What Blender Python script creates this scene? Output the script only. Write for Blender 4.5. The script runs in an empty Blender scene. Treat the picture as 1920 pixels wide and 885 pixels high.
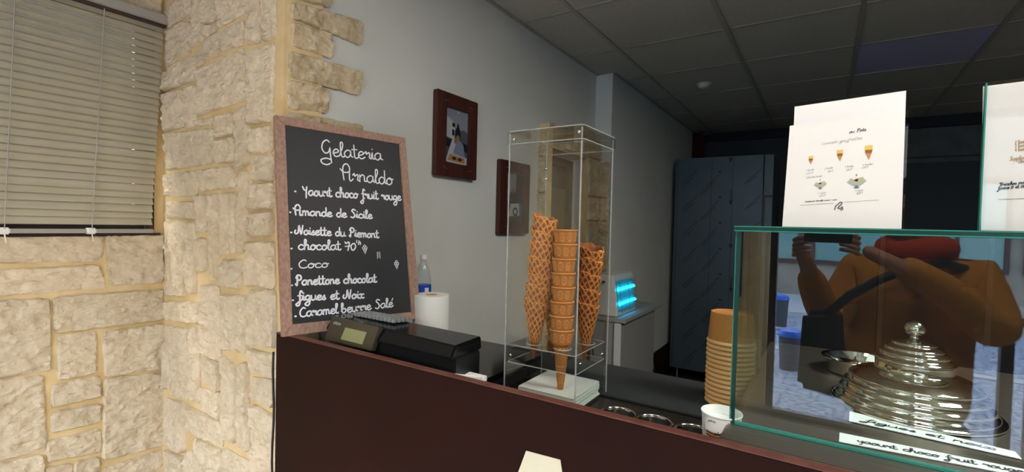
import bpy, bmesh, math, random
from mathutils import Vector, Matrix, noise
random.seed(7)
PI = math.pi
EYE = 1.5
sc = bpy.context.scene
COL = sc.collection

# ------------------------------------------------------------------ camera
F, YAW, PIT, ROLL = 901.565, .577246, .0252462, .0238148
_cy, _sy, _cp, _sp, _cr, _sr = math.cos(YAW), math.sin(YAW), math.cos(PIT), math.sin(PIT), math.cos(ROLL), math.sin(ROLL)
FW = Vector((-_sy*_cp, _cy*_cp, -_sp)); RT = Vector((_cy, _sy, 0)); UP = RT.cross(FW)
R2 = _cr*RT + _sr*UP; U2 = -_sr*RT + _cr*UP
cam_data = bpy.data.cameras.new('camera'); cam = bpy.data.objects.new('camera', cam_data); COL.objects.link(cam)
m3 = Matrix((R2, U2, -FW)).transposed()
cam.matrix_world = Matrix.Translation((0, 0, EYE)) @ m3.to_4x4()
cam_data.sensor_width = 36; cam_data.lens = F/1920*36; cam_data.clip_start = .02; cam_data.clip_end = 200
sc.camera = cam

# ------------------------------------------------------------------ world, lights, exposure
w = bpy.data.worlds.new('world'); sc.world = w; w.use_nodes = True
nt = w.node_tree; bg = nt.nodes['Background']
sky = nt.nodes.new('ShaderNodeTexSky'); sky.sky_type = 'NISHITA'; sky.sun_disc = False
sky.sun_elevation = math.radians(38); sky.sun_rotation = math.radians(200); sky.air_density = 1.0; sky.dust_density = 2.5
mixn = nt.nodes.new('ShaderNodeMix'); mixn.data_type = 'RGBA'; mixn.inputs[0].default_value = .6   # thin overcast over the blue
nt.links.new(sky.outputs[0], mixn.inputs[6]); mixn.inputs[7].default_value = (.78, .80, .82, 1)
nt.links.new(mixn.outputs[2], bg.inputs[0]); bg.inputs[1].default_value = 5.0
sc.view_settings.view_transform = 'Standard'; sc.view_settings.look = 'None'
sc.view_settings.gamma = 1; sc.view_settings.exposure = 0.38
sc.cycles.transparent_max_bounces = 32; sc.cycles.max_bounces = 10; sc.cycles.caustics_reflective = False; sc.cycles.caustics_refractive = False
sc.cycles.sample_clamp_indirect = 4

LAMPS = [  # x, y, size, watts, colour   (flush ceiling panels; the last is added over the serving side)
    (-.75, -.6, .58, 5, (1, .9, .78)),
    (.4, .05, .58, 16, (1, .95, .88)),
    (.95, 1.0, .58, 34, (1, .95, .87)),  # added unseen panel that brightens the plaster wall and the coat
]
LAMP_Z = EYE + 1.09

def area_light(name, loc, rot, sx, sy, watts, col):
    l = bpy.data.lights.new(name, 'AREA'); l.shape = 'RECTANGLE'; l.size = sx; l.size_y = sy; l.energy = watts; l.color = col
    o = bpy.data.objects.new(name, l); o.location = loc; o.rotation_euler = rot; COL.objects.link(o); return o

# ------------------------------------------------------------------ pixel -> point on a real plane
def ray(px, py):
    return ((px-960)/F)*R2 - ((py-442.5)/F)*U2 + FW
def at(px, py, ax, val):
    """point where the sight line meets the plane <axis>=<val>; z is measured from eye level"""
    r = ray(px, py); i = 'xyz'.index(ax); p = r*(val/r[i]); return Vector((p.x, p.y, p.z+EYE))

# ------------------------------------------------------------------ materials
MATS = {}
def lin(c):
    if isinstance(c, str):
        c = [int(c[i:i+2], 16)/255 for i in (0, 2, 4)]
        c = [x/12.92 if x <= .04045 else ((x+.055)/1.055)**2.4 for x in c]
    return (c[0], c[1], c[2], 1)
def mat(name, col, rough=.6, metal=0, col2=None, scale=20, detail=4, bump=0, bscale=None, bdist=.002, spec=None, trans=0, emit=None, estr=0, stretch=None, ramp=(.35, .65), coat=0, ior=None, perobj=0):
    if name in MATS: return MATS[name]
    m = bpy.data.materials.new(name); m.use_nodes = True; MATS[name] = m
    n = m.node_tree.nodes; L = m.node_tree.links; b = n['Principled BSDF']
    b.inputs['Base Color'].default_value = lin(col); b.inputs['Roughness'].default_value = rough; b.inputs['Metallic'].default_value = metal
    if spec is not None: b.inputs['Specular IOR Level'].default_value = spec
    if trans: b.inputs['Transmission Weight'].default_value = trans
    if ior: b.inputs['IOR'].default_value = ior
    if coat: b.inputs['Coat Weight'].default_value = coat; b.inputs['Coat Roughness'].default_value = .08
    if emit: b.inputs['Emission Color'].default_value = lin(emit); b.inputs['Emission Strength'].default_value = estr
    tc = n.new('ShaderNodeTexCoord'); mp = n.new('ShaderNodeMapping'); L.new(tc.outputs['Object'], mp.inputs[0])
    if stretch: mp.inputs['Scale'].default_value = stretch
    if col2 or bump:
        if col2:
            t = n.new('ShaderNodeTexNoise'); t.inputs['Scale'].default_value = scale; t.inputs['Detail'].default_value = detail
            L.new(mp.outputs[0], t.inputs[0])
            r = n.new('ShaderNodeValToRGB'); r.color_ramp.elements[0].color = lin(col); r.color_ramp.elements[1].color = lin(col2)
            r.color_ramp.elements[0].position = ramp[0]; r.color_ramp.elements[1].position = ramp[1]
            L.new(t.outputs[0], r.inputs[0]); L.new(r.outputs[0], b.inputs['Base Color'])
            if perobj:
                oi = n.new('ShaderNodeObjectInfo'); mr = n.new('ShaderNodeMapRange'); mr.inputs[3].default_value = 1-perobj; mr.inputs[4].default_value = 1+perobj
                hs = n.new('ShaderNodeHueSaturation'); L.new(oi.outputs['Random'], mr.inputs[0]); L.new(mr.outputs[0], hs.inputs['Value']); L.new(r.outputs[0], hs.inputs['Color']); L.new(hs.outputs[0], b.inputs['Base Color'])
        if bump:
            t2 = n.new('ShaderNodeTexNoise'); t2.inputs['Scale'].default_value = bscale or scale; t2.inputs['Detail'].default_value = 6
            L.new(mp.outputs[0], t2.inputs[0]); bp = n.new('ShaderNodeBump'); bp.inputs['Strength'].default_value = bump; bp.inputs['Distance'].default_value = bdist
            L.new(t2.outputs[0], bp.inputs['Height']); L.new(bp.outputs[0], b.inputs['Normal'])
    return m
def glass(name, tint=(1, 1, 1), ior=1.5, rough=0.0, haze=0.0):
    if name in MATS: return MATS[name]
    m = bpy.data.materials.new(name); m.use_nodes = True; MATS[name] = m
    n = m.node_tree.nodes; L = m.node_tree.links; n.remove(n['Principled BSDF']); out = n['Material Output']
    tr = n.new('ShaderNodeBsdfTransparent'); tr.inputs[0].default_value = (*tint, 1)
    gl = n.new('ShaderNodeBsdfGlossy'); gl.inputs['Roughness'].default_value = rough
    geo = n.new('ShaderNodeNewGeometry'); mr = n.new('ShaderNodeMapRange'); mr.inputs[3].default_value = ior; mr.inputs[4].default_value = 1/ior
    fr = n.new('ShaderNodeFresnel'); mx = n.new('ShaderNodeMixShader')
    L.new(geo.outputs['Backfacing'], mr.inputs[0]); L.new(mr.outputs[0], fr.inputs[0]); L.new(fr.outputs[0], mx.inputs[0])
    L.new(tr.outputs[0], mx.inputs[1]); L.new(gl.outputs[0], mx.inputs[2])
    res = mx
    if haze:
        df = n.new('ShaderNodeBsdfDiffuse'); df.inputs[0].default_value = (.85, .87, .85, 1)
        m2 = n.new('ShaderNodeMixShader'); m2.inputs[0].default_value = haze
        L.new(mx.outputs[0], m2.inputs[1]); L.new(df.outputs[0], m2.inputs[2]); res = m2
    L.new(res.outputs[0], out.inputs[0]); return m

mat('stone', 'cbbb9f', .9, col2='dccdb3', scale=24, ramp=(.3, .6), detail=8, bump=.9, bscale=70, bdist=.006, perobj=.06)
mat('quoin', 'bfab88', .9, col2='d8c8aa', scale=18, detail=8, bump=.9, bscale=70, bdist=.006, perobj=.08)
mat('mortar', 'e2cc9e', .95, col2='d4ba88', scale=9, bump=.35, bscale=60, bdist=.003)
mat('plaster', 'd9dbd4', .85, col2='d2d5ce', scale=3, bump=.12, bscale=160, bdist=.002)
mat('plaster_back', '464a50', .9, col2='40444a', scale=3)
mat('tile', 'b6b4a6', .9, col2='aeac9e', scale=60, bump=.15, bscale=300, bdist=.001)
mat('tile_panel', 'b4b4d6', .5)  # lavender paints in the blue that the unlit panel reflects
mat('tbar', '9c9a8e', .5)
mat('floor_tile', '3a3733', .4, col2='2f2d2a', scale=5)
mat('brown_panel', '270e0b', .6, spec=.12, col2='1e0a08', scale=2.5, bump=.05, bscale=200)
mat('brown_trim', '5a322c', .4, col2='6a4038', scale=30)
mat('black_gloss', '0b0c0f', .12)
mat('black_plastic', '17181a', .4)
mat('black_mat', '1c1e20', .95, col2='26282a', scale=900, bump=.3, bscale=1200)
mat('dark_deck', '2a2422', .25)
mat('chrome', 'd8d8d8', .12, 1)
mat('mirror_chrome', 'd9d7d2', .06, 1)
mat('steel', 'a89c92', .38, 1, col2='b8aca2', scale=8, stretch=(1, 30, 30))
mat('film_steel', '4c5a64', .4, .35, col2='54626c', scale=2)
mat('film_print', '1a2430', .6)
mat('paper', 'f3f4f5', .7)
mat('cream_paper', 'd8d6c2', .8)
mat('napkin', 'e4e6e0', .9, bump=.3, bscale=60)
mat('board_black', '191b1f', .55, col2='1f2226', scale=4)
mat('chalk', 'eeeef4', .8)
mat('board_wood', 'a88876', .7, col2='8e6f60', scale=120, stretch=(1, 1, .6), bump=.4, bscale=260, bdist=.001)
mat('frame_wood', '4a2218', .45, col2='39180f', scale=30, stretch=(1, 1, .1))
mat('waffle', 'd58a3c', .65, col2='b8692a', scale=55, bump=.2, bscale=300, bdist=.0008)
mat('wafer', 'd39048', .7, col2='c27f3a', scale=50, bump=.2, bscale=400, bdist=.0005)
mat('kraft', 'c08a48', .75, col2='b67f3e', scale=200); mat('kraft_rim', 'e0b478', .7)
mat('cup_white', 'eeeeea', .5)
mat('slat', 'c2bca6', .38, col2='b5af9a', scale=3)
mat('headrail', 'a2a19a', .4)
mat('brown_frame', '3a2522', .4)
mat('clear_plastic', 'ffffff', .3, trans=.9)
mat('teal_edge', '3f9c8e', .25, spec=.6, trans=.3, ior=1.3)
mat('teal_dark', '0d3a35', .25, spec=.3)
mat('ink', '20222a', .8); mat('ink_grey', 'a0a3ac', .8); mat('ink_tan', 'b89a68', .8)
mat('white_enamel', 'd5d8d4', .4); mat('grey_panel', '9a9c98', .6)
mat('tube_blue', '30c8ff', .4, emit='18b8ff', estr=6.0)
mat('lamp_back', '3fb8ae', .5)
mat('red_dark', '4a0f12', .8)
glass('pane', (.93, .985, .97), 1.62); glass('acrylic', (.97, .975, .97), 1.49); glass('acrylic_edge', (.85, .87, .86), 1.6, .12, .32); glass('shop_glass', (.95, .98, .97))

for nm, sx in (('stone', 1), ('quoin', 1)):
    m = MATS[nm]; n_ = m.node_tree.nodes; L_ = m.node_tree.links; b_ = n_['Principled BSDF']
    tc_ = n_.new('ShaderNodeTexCoord'); mp_ = n_.new('ShaderNodeMapping'); mp_.inputs['Scale'].default_value = (1, 1, 1.9)
    wn = n_.new('ShaderNodeTexNoise'); wn.inputs['Scale'].default_value = 22; wn.inputs['Detail'].default_value = 3
    ad = n_.new('ShaderNodeMix'); ad.data_type = 'RGBA'; ad.blend_type = 'ADD'; ad.inputs[0].default_value = .05
    vo = n_.new('ShaderNodeTexNoise'); vo.noise_type = 'RIDGED_MULTIFRACTAL'; vo.inputs['Scale'].default_value = 26; vo.inputs['Detail'].default_value = 7; vo.inputs['Roughness'].default_value = .62
    L_.new(tc_.outputs['Object'], mp_.inputs[0]); L_.new(mp_.outputs[0], wn.inputs[0]); L_.new(mp_.outputs[0], ad.inputs[6]); L_.new(wn.outputs['Color'], ad.inputs[7]); L_.new(ad.outputs[2], vo.inputs[0])
    bp_ = n_.new('ShaderNodeBump'); bp_.inputs['Strength'].default_value = 1; bp_.inputs['Distance'].default_value = .007; L_.new(vo.outputs[0], bp_.inputs['Height'])
    cr2 = n_.new('ShaderNodeMapRange'); cr2.inputs[1].default_value = .1; cr2.inputs[2].default_value = .6; cr2.inputs[3].default_value = .8; cr2.inputs[4].default_value = 1; L_.new(vo.outputs[0], cr2.inputs[0])
    old = b_.inputs['Normal'].links[0].from_node; L_.new(bp_.outputs[0], old.inputs['Normal'])
# ------------------------------------------------------------------ mesh helpers
class MB:
    def __init__(s): s.v = []; s.f = []; s.m = []
    def add(s, vs, fs, mi=0):
        o = len(s.v); s.v += [tuple(v) for v in vs]; s.f += [tuple(i+o for i in f) for f in fs]; s.m += [mi]*len(fs); return s
    def box(s, x0, x1, y0, y1, z0, z1, mi=0):
        return s.add([(x0,y0,z0),(x1,y0,z0),(x1,y1,z0),(x0,y1,z0),(x0,y0,z1),(x1,y0,z1),(x1,y1,z1),(x0,y1,z1)],
                     [(0,3,2,1),(4,5,6,7),(0,1,5,4),(1,2,6,5),(2,3,7,6),(3,0,4,7)], mi)
    def hexa(s, b, t, mi=0):
        return s.add(list(b)+list(t), [(0,3,2,1),(4,5,6,7),(0,1,5,4),(1,2,6,5),(2,3,7,6),(3,0,4,7)], mi)
    def poly(s, pts, n=None, th=0, mi=0):
        k = len(pts)
        if not th: return s.add(pts, [tuple(range(k))], mi)
        n = Vector(n).normalized()*th; q = [Vector(p)+n for p in pts]
        return s.add(list(pts)+q, [tuple(reversed(range(k))), tuple(range(k, 2*k))]+[(i, (i+1)%k, k+(i+1)%k, k+i) for i in range(k)], mi)
    def lathe(s, prof, n=32, c=(0,0,0), caps=False, mi=0, fn=None):
        vs = []
        for j, (r, z) in enumerate(prof):
            for i in range(n):
                a = 2*PI*i/n; rr, zz = (r, z) if fn is None else fn(a, r, z, j)
                vs.append((c[0]+rr*math.cos(a), c[1]+rr*math.sin(a), c[2]+zz))
        fs = [(j*n+i, j*n+(i+1)%n, (j+1)*n+(i+1)%n, (j+1)*n+i) for j in range(len(prof)-1) for i in range(n)]
        if caps: fs += [tuple(reversed(range(n))), tuple(range((len(prof)-1)*n, len(prof)*n))]
        return s.add(vs, fs, mi)
    def tube(s, pts, r, n=8, closed=False, mi=0):
        pts = [Vector(p) for p in pts]; k = len(pts); vs = []
        for i, p in enumerate(pts):
            a = pts[(i-1) % k] if (closed or i > 0) else p; b = pts[(i+1) % k] if (closed or i < k-1) else p
            d = (b-a).normalized(); u = d.orthogonal() if abs(d.z) > .95 else d.cross(Vector((0,0,1))); u.normalize(); w_ = d.cross(u)
            rr = r[i] if isinstance(r, (list, tuple)) else r
            vs += [p+rr*(math.cos(2*PI*j/n)*u+math.sin(2*PI*j/n)*w_) for j in range(n)]
        fs = [(i*n+j, i*n+(j+1)%n, ((i+1)%k)*n+(j+1)%n, ((i+1)%k)*n+j) for i in range(k if closed else k-1) for j in range(n)]
        if not closed: fs += [tuple(reversed(range(n))), tuple(range((k-1)*n, k*n))]
        return s.add(vs, fs, mi)
    def ribbon(s, pts, wd, n, th=.0006, mi=0):
        """flat pen stroke of width wd lying on a plane of normal n"""
        n = Vector(n).normalized(); P = [Vector(p) for p in pts]
        P = [p for i, p in enumerate(P) if i == 0 or (p-P[i-1]).length > 1e-6]
        if len(P) < 2: P = P+[P[0]+n.orthogonal()*wd*.1]
        k = len(P); L_, R_ = [], []
        for i, p in enumerate(P):
            d = (P[min(i+1, k-1)]-P[max(i-1, 0)]).normalized(); sd = n.cross(d)*wd/2
            e = d*wd*.35*(-1 if i == 0 else 1 if i == k-1 else 0)
            q = 0.75 if i in (0, k-1) else 1
            L_.append(p+sd*q+e+n*th); R_.append(p-sd*q+e+n*th)
        vs = L_+R_
        return s.add(vs, [(i, k+i, k+i+1, i+1) for i in range(k-1)], mi)
def mk(name, mb, mats, parent=None, smooth=False, bevel=0, seg=2, loc=None):
    me = bpy.data.meshes.new(name); me.from_pydata(mb.v, [], mb.f); me.update()
    for mm in (mats if isinstance(mats, (list, tuple)) else [mats]): me.materials.append(MATS[mm])
    if any(mb.m): me.polygons.foreach_set('material_index', mb.m)
    bm = bmesh.new(); bm.from_mesh(me)
    if not (name in ('lettering', 'writing')): bmesh.ops.recalc_face_normals(bm, faces=bm.faces)
    if bevel: bmesh.ops.bevel(bm, geom=bm.edges[:], offset=bevel, segments=seg, affect='EDGES', clamp_overlap=True)
    bm.to_mesh(me); bm.free()
    if smooth:
        me.polygons.foreach_set('use_smooth', [True]*len(me.polygons))
        if smooth != 2:
            try: me.set_sharp_from_angle(angle=math.radians(38))
            except Exception: pass
    o = bpy.data.objects.new(name, me); COL.objects.link(o)
    if parent: o.parent = parent
    if loc: o.location = loc
    if name == 'lettering': o['kind'] = 'stuff'
    return o
def tag(o, label=None, cat=None, group=None, kind=None):
    if label: o['label'] = label
    if cat: o['category'] = cat
    if group: o['group'] = group
    if kind: o['kind'] = kind
    return o
def thing(name, label, cat, loc=(0,0,0), rz=0, group=None):
    o = bpy.data.objects.new(name, None); COL.objects.link(o); o.location = loc; o.rotation_euler = (0,0,rz); o.empty_display_size = .05
    return tag(o, label, cat, group)
def relz(z): return z+EYE
def copy_tree(o, parent=None):
    c = o.copy(); COL.objects.link(c)
    if parent: c.parent = parent
    for ch in list(o.children): copy_tree(ch, c)
    return c

# ------------------------------------------------------------------ handwriting (single-stroke glyphs)
G = {
'a': (1.0, [[(.8,.9),(.45,1),(.1,.7),(.05,.3),(.35,0),(.7,.3),(.8,.9),(.82,.25),(1.05,.1)]]),
'b': (.95, [[(0,.4),(.35,1.5),(.32,2),(.12,1.8),(.15,.3),(.4,0),(.75,.35),(.65,.85),(.3,.8)]]),
'c': (.85, [[(.75,.8),(.45,1),(.08,.6),(.15,.15),(.5,0),(.85,.2)]]),
'd': (1.0, [[(.75,.8),(.4,1),(.05,.5),(.3,0),(.65,.2),(.8,1),(.82,2)], [(.82,1),(.85,.2),(1.05,.1)]]),
'e': (.85, [[(.05,.4),(.6,.6),(.7,.85),(.4,1),(.1,.6),(.2,.1),(.5,0),(.88,.25)]]),
'f': (.7, [[(.75,1.7),(.5,2),(.35,1.5),(.35,0),(.3,-.8),(.0,-1.1),(-.25,-.8),(.1,-.4),(.6,.1)], [(.05,1),(.65,1)]]),
'g': (.95, [[(.75,.9),(.4,1),(.05,.6),(.3,.1),(.7,.4),(.78,.9),(.75,-.5),(.45,-1.1),(.05,-.9),(.2,-.5),(.95,.1)]]),
'h': (.95, [[(0,.3),(.35,1.5),(.3,2),(.12,1.8),(.1,0)], [(.1,.5),(.4,1),(.65,.8),(.65,.1),(.95,.1)]]),
'i': (.45, [[(0,.2),(.2,1),(.2,.2),(.45,.1)], [(.2,1.45),(.25,1.5)]]),
'l': (.5, [[(0,.3),(.4,1.5),(.35,2),(.15,1.8),(.15,.3),(.35,0),(.55,.15)]]),
'm': (1.25, [[(.05,1),(.05,0)], [(.05,.6),(.3,1),(.5,.8),(.5,0)], [(.5,.6),(.75,1),(.95,.8),(.98,.15),(1.25,.15)]]),
'n': (.9, [[(.05,1),(.05,0)], [(.05,.6),(.35,1),(.6,.8),(.62,.15),(.9,.15)]]),
'o': (.9, [[(.4,1),(.08,.6),(.15,.1),(.45,0),(.75,.4),(.65,.9),(.4,1),(.55,.8),(.95,.85)]]),
'p': (.85, [[(.1,1),(.1,-1)], [(.1,.7),(.45,1),(.75,.6),(.5,.05),(.1,.2)]]),
'q': (.9, [[(.75,.9),(.4,1),(.05,.5),(.35,0),(.7,.4),(.78,.9),(.75,-1)]]),
'r': (.8, [[(0,.8),(.2,1.05),(.25,.7),(.55,.95),(.65,.75),(.58,.2),(.85,.1)]]),
's': (.65, [[(0,.2),(.42,1),(.38,.6),(.6,.25),(.35,0),(.1,.1)]]),
't': (.65, [[(.25,1.8),(.25,.2),(.5,0),(.7,.2)], [(-.05,1.15),(.6,1.2)]]),
'u': (.95, [[(.05,1),(.1,.2),(.4,0),(.7,.4),(.72,1)], [(.72,1),(.76,.2),(1,.1)]]),
'v': (.8, [[(.05,1),(.35,0),(.7,1)]]),
'x': (.95, [[(.05,.85),(.35,.95),(.4,.3),(.15,0),(.0,.15)], [(.85,.9),(.55,.9),(.4,.4),(.6,.05),(.9,.15)]]),
'y': (.85, [[(.05,1),(.15,.4),(.5,.3),(.7,1)], [(.7,1),(.6,-.6),(.3,-1)]]),
'é': (.85, [[(.05,.4),(.6,.6),(.7,.85),(.4,1),(.1,.6),(.2,.1),(.5,0),(.88,.25)], [(.7,1.4),(.9,1.9)]]),
'G': (1.25, [[(1.0,1.85),(.7,2.1),(.25,1.7),(.1,.9),(.4,.35),(.8,.5),(1.0,1.1)], [(1.0,1.1),(1.0,0),(1.05,-.9)], [(1.0,-.5),(.5,-.35),(-.1,-.6),(0,-1.05),(.5,-1.2),(.9,-1.0)]]),
'A': (1.35, [[(-.1,1.5),(.3,1.1),(.9,1.2),(1.0,1.8),(.7,2.3),(.3,2.0),(.2,1.2),(.3,0)], [(1.0,1.5),(.95,.3),(1.1,-.05),(1.4,.3)]]),
'Y': (1.0, [[(0,1.7),(.25,1.1),(.6,1.0)], [(.75,1.7),(.6,.6),(.55,-.5)]]),
'N': (1.5, [[(.1,.9),(-.05,.4),(.2,.1),(.55,.5),(.7,2.0),(1.05,0),(1.35,2.0)]]),
'P': (1.1, [[(0,.3),(.25,.0),(.35,1.7)], [(.1,1.5),(.4,2.1),(.9,1.9),(.9,1.2),(.35,1.0)]]),
'S': (1.0, [[(.9,1.8),(.5,2.0),(.25,1.6),(.6,1.1),(.75,.5),(.4,.0),(.0,.2)]]),
'C': (1.1, [[(.95,1.6),(.6,1.8),(.1,1.1),(.15,.3),(.55,0),(1.05,.2)]]),
'O': (1.2, [[(.6,1.8),(.1,1.2),(.2,.3),(.6,0),(1.05,.6),(.95,1.5),(.6,1.8)]]),
'I': (.4, [[(.2,1.8),(.2,0)]]), 'F': (.9, [[(.1,1.8),(.1,0)], [(.1,1.8),(.8,1.8)], [(.1,1),(.6,1)]]),
'B': (1.0, [[(.1,0),(.1,1.8),(.6,1.8),(.7,1.4),(.5,1.0),(.1,.95)], [(.5,1.0),(.8,.6),(.6,.05),(.1,0)]]),
'E': (.9, [[(.8,1.8),(.1,1.8),(.1,0),(.8,0)], [(.1,.95),(.6,.95)]]),
'0': (1.0, [[(.45,1.4),(.1,.9),(.2,.1),(.5,0),(.85,.6),(.75,1.3),(.45,1.4)]]),
'1': (.5, [[(.05,1.3),(.3,1.7),(.3,0)]]), '2': (.85, [[(.05,1.4),(.35,1.7),(.65,1.3),(.05,0),(.75,0)]]),
'3': (.85, [[(.05,1.6),(.6,1.6),(.3,1),(.7,.6),(.4,0),(.05,.2)]]), '4': (.85, [[(.5,0),(.5,1.7),(.05,.5),(.8,.5)]]),
'5': (.85, [[(.7,1.7),(.2,1.7),(.15,1),(.65,.9),(.6,.1),(.05,.05)]]), '6': (.85, [[(.6,1.7),(.1,.8),(.3,0),(.7,.4),(.4,.9),(.1,.6)]]),
'7': (.9, [[(.0,1.7),(.15,1.4),(.7,1.6),(.45,-.1)], [(.0,.75),(.9,.85)]]), '8': (.8, [[(.4,.9),(.1,1.3),(.4,1.7),(.7,1.3),(.1,.4),(.4,0),(.7,.4),(.4,.9)]]),
'%': (.9, [[(.1,1.6),(.12,2.1)], [(.35,1.2),(.5,2.0)], [(.45,1.6),(.7,1.7),(.7,1.2)]]),
'€': (.9, [[(.8,1.5),(.4,1.7),(.1,.9),(.4,0),(.8,.2)], [(-.05,1),(.6,1)], [(-.05,.7),(.55,.7)]]),
'.': (.4, [[(.1,.0),(.14,.06)]]), ',': (.4, [[(.15,.1),(.05,-.3)]]), "'": (.3, [[(.1,1.6),(.1,1.9)]]), '*': (.5, [[(.05,1.5),(.4,1.8)], [(.05,1.8),(.4,1.5)]]), '-': (.6, [[(.1,.7),(.5,.7)]]), ' ': (.75, []),
}
def cr(pts, k=5):
    if len(pts) < 3: return [Vector(p) for p in pts]
    P = [Vector(p) for p in pts]; P = [P[0]*2-P[1]]+P+[P[-1]*2-P[-2]]; out = []
    for i in range(1, len(P)-2):
        for j in range(k):
            t = j/k; a, b, c, d = P[i-1:i+3]
            out.append(.5*((2*b)+(c-a)*t+(2*a-5*b+4*c-d)*t*t+(3*b-a-3*c+d)*t**3))
    return out+[P[-2]]
def strokes(txt, slant=.0, k=5):
    x = 0; out = []
    for ch in txt:
        adv, ss = G[ch]
        for s in ss: out.append([Vector((p.x+x+slant*p.y, p.y)) for p in cr(s, k)])
        x += adv
    return out, x
def write(mb, txt, p0, p1, xh, n, wd, slant=.0, k=5, mi=0, th=.0006):
    """baseline from p0 to p1 on a plane of normal n; xh = x-height in metres"""
    ss, W = strokes(txt, slant, k); p0 = Vector(p0); p1 = Vector(p1); n = Vector(n).normalized()
    u = (p1-p0)/max(W, .1); v = n.cross((p1-p0).normalized())*xh
    for s in ss: mb.ribbon([p0+q.x*u+q.y*v for q in s], wd, n, th, mi)

# ================================================================== SETTING
WX = -1.43        # plaster wall along the counter
YB = .868         # stone wall facing the customer
XI = -2.269       # window wall
CZ = EYE+1.09     # ceiling
YF = -2.4         # shop front
YBK = 5.9         # back wall
XR = 2.6
WX2 = -1.305
YC = 3.27

def struct(name, mb, m, **k):
    o = mk(name, mb, m, **k); o['kind'] = 'structure'; return o
mat('floor_front', 'c6bba8', .5, col2='b8ac98', scale=3)  # unseen floor, kept pale to bounce warm light up to the ceiling
struct('floor', MB().box(XI-.3, XR+.3, YF-.0, .9, -.1, 0), 'floor_front'); struct('floor_back', MB().box(XI-.3, XR+.3, .9, YBK+.2, -.1, 0), 'floor_tile')
# stone fronted walls (mortar backing)
WWZ0, WWZ1 = at(150, 437, 'x', XI).z, at(313, 42, 'x', XI).z
WY1 = .835; WY0 = -.75
wl = MB(); T = .22
wl.box(XI-T, XI, YF, WY0, 0, CZ); wl.box(XI-T, XI, WY0, WY1, 0, WWZ0); wl.box(XI-T, XI, WY0, WY1, WWZ1, CZ); wl.box(XI-T, XI, WY1, YB+.2, 0, CZ)
wall_left = struct('wall_left', wl, 'mortar')
wall_front = struct('wall_front', MB().box(XI, WX, YB, YB+.02, 0, CZ), 'mortar')
wall_side = struct('wall_counter_side', MB().box(WX-.2, WX, YB+.021, 2.47, 0, CZ).box(WX-.2, WX, 2.47, 3.10, relz(.46), CZ).box(WX-.2, WX, 3.10, YC, 0, CZ).box(WX-.2, WX2, YC, YBK, 0, CZ), 'plaster')
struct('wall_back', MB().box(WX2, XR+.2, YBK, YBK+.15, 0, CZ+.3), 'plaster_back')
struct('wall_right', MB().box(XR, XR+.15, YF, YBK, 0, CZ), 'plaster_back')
struct('baseboard_side', MB().box(WX2, WX2+.02, YC+.3, YBK, 0, relz(-1.17)), 'brown_panel')

# ---- stones
GROW = .0045
def stone(parent, quad, nrm, depth, m, px=True, seed=0, name='stone'):
    nrm = Vector(nrm); q = [Vector(p) for p in quad]
    cc = sum(q, Vector())/4; q = [p+(p-cc).normalized()*GROW for p in q]
    W = ((q[1]-q[0]).length+(q[2]-q[3]).length)/2; H = ((q[3]-q[0]).length+(q[2]-q[1]).length)/2
    nu = max(6, min(48, int(W/.0055))); nv = max(6, min(48, int(H/.0055)))
    off = Vector((random.uniform(0, 50), random.uniform(0, 50), random.uniform(0, 50)))
    vs = []; dd = depth*random.uniform(.75, 1.2); tu = random.uniform(-.006, .006); tv = random.uniform(-.006, .006)
    ru = min(.009/W*2, .9)/1.0; rv = min(.009/H*2, .9)/1.0
    for j in range(nv+1):
        for i in range(nu+1):
            u = 2*i/nu-1; v = 2*j/nv-1
            # rounded corners
            cu = max(0, (abs(u)-(1-2*ru))/(2*ru)); cv = max(0, (abs(v)-(1-2*rv))/(2*rv))
            k = math.hypot(cu, cv); pull = 1
            if cu > 0 and cv > 0 and k > 1: pull = 1/k*max(cu, cv) if False else 1/k
            if pull < 1:
                uu = math.copysign((1-2*ru)+2*ru*cu*pull, u); vv = math.copysign((1-2*rv)+2*rv*cv*pull, v)
            else: uu, vv = u, v
            s, t = (uu+1)/2, (vv+1)/2
            p = (q[0]*(1-s)+q[1]*s)*(1-t)+(q[3]*(1-s)+q[2]*s)*t
            e = max(abs(u), abs(v)); 
            jit = noise.noise_vector(p*38+off)*.0035
            p = p+jit-nrm*jit.dot(nrm)
            edge = min((1-abs(u))*W/2, (1-abs(v))*H/2)
            fall = 1-(1-min(edge/.007, 1))**2.2
            pn = Vector((p.x*1.0, p.y*1.0, p.z*1.9))
            r1 = noise.ridged_multi_fractal(pn*11+off, 1.0, 2.1, 4, 1.0, 2.0)
            r2 = noise.noise(pn*45+off)+.6*noise.noise(pn*95+off)
            h = dd*(.45+.55*fall)+fall*(.0085*(r1-1.0)*.9+.0045*r2+tu*u+tv*v) if e < .999 else dd*.35
            if e >= .999: h = dd*.35
            vs.append(p+nrm*max(h, .001))
    n0 = len(vs); nb = []
    fs = [(j*(nu+1)+i, j*(nu+1)+i+1, (j+1)*(nu+1)+i+1, (j+1)*(nu+1)+i) for j in range(nv) for i in range(nu)]
    ring = [i for i in range(nu+1)]+[j*(nu+1)+nu for j in range(1, nv+1)]+[nv*(nu+1)+i for i in range(nu-1, -1, -1)]+[j*(nu+1) for j in range(nv-1, 0, -1)]
    for r in ring:
        b = Vector(vs[r]); b = b-nrm*(b-q[0]).dot(nrm)-nrm*.002; nb.append(b)
    k = len(ring)
    vs += nb; fs += [(ring[i], ring[(i+1) % k], n0+(i+1) % k, n0+i) for i in range(k)]
    mb = MB().add(vs, fs); return mk(name, mb, m, parent, smooth=1)

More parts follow.
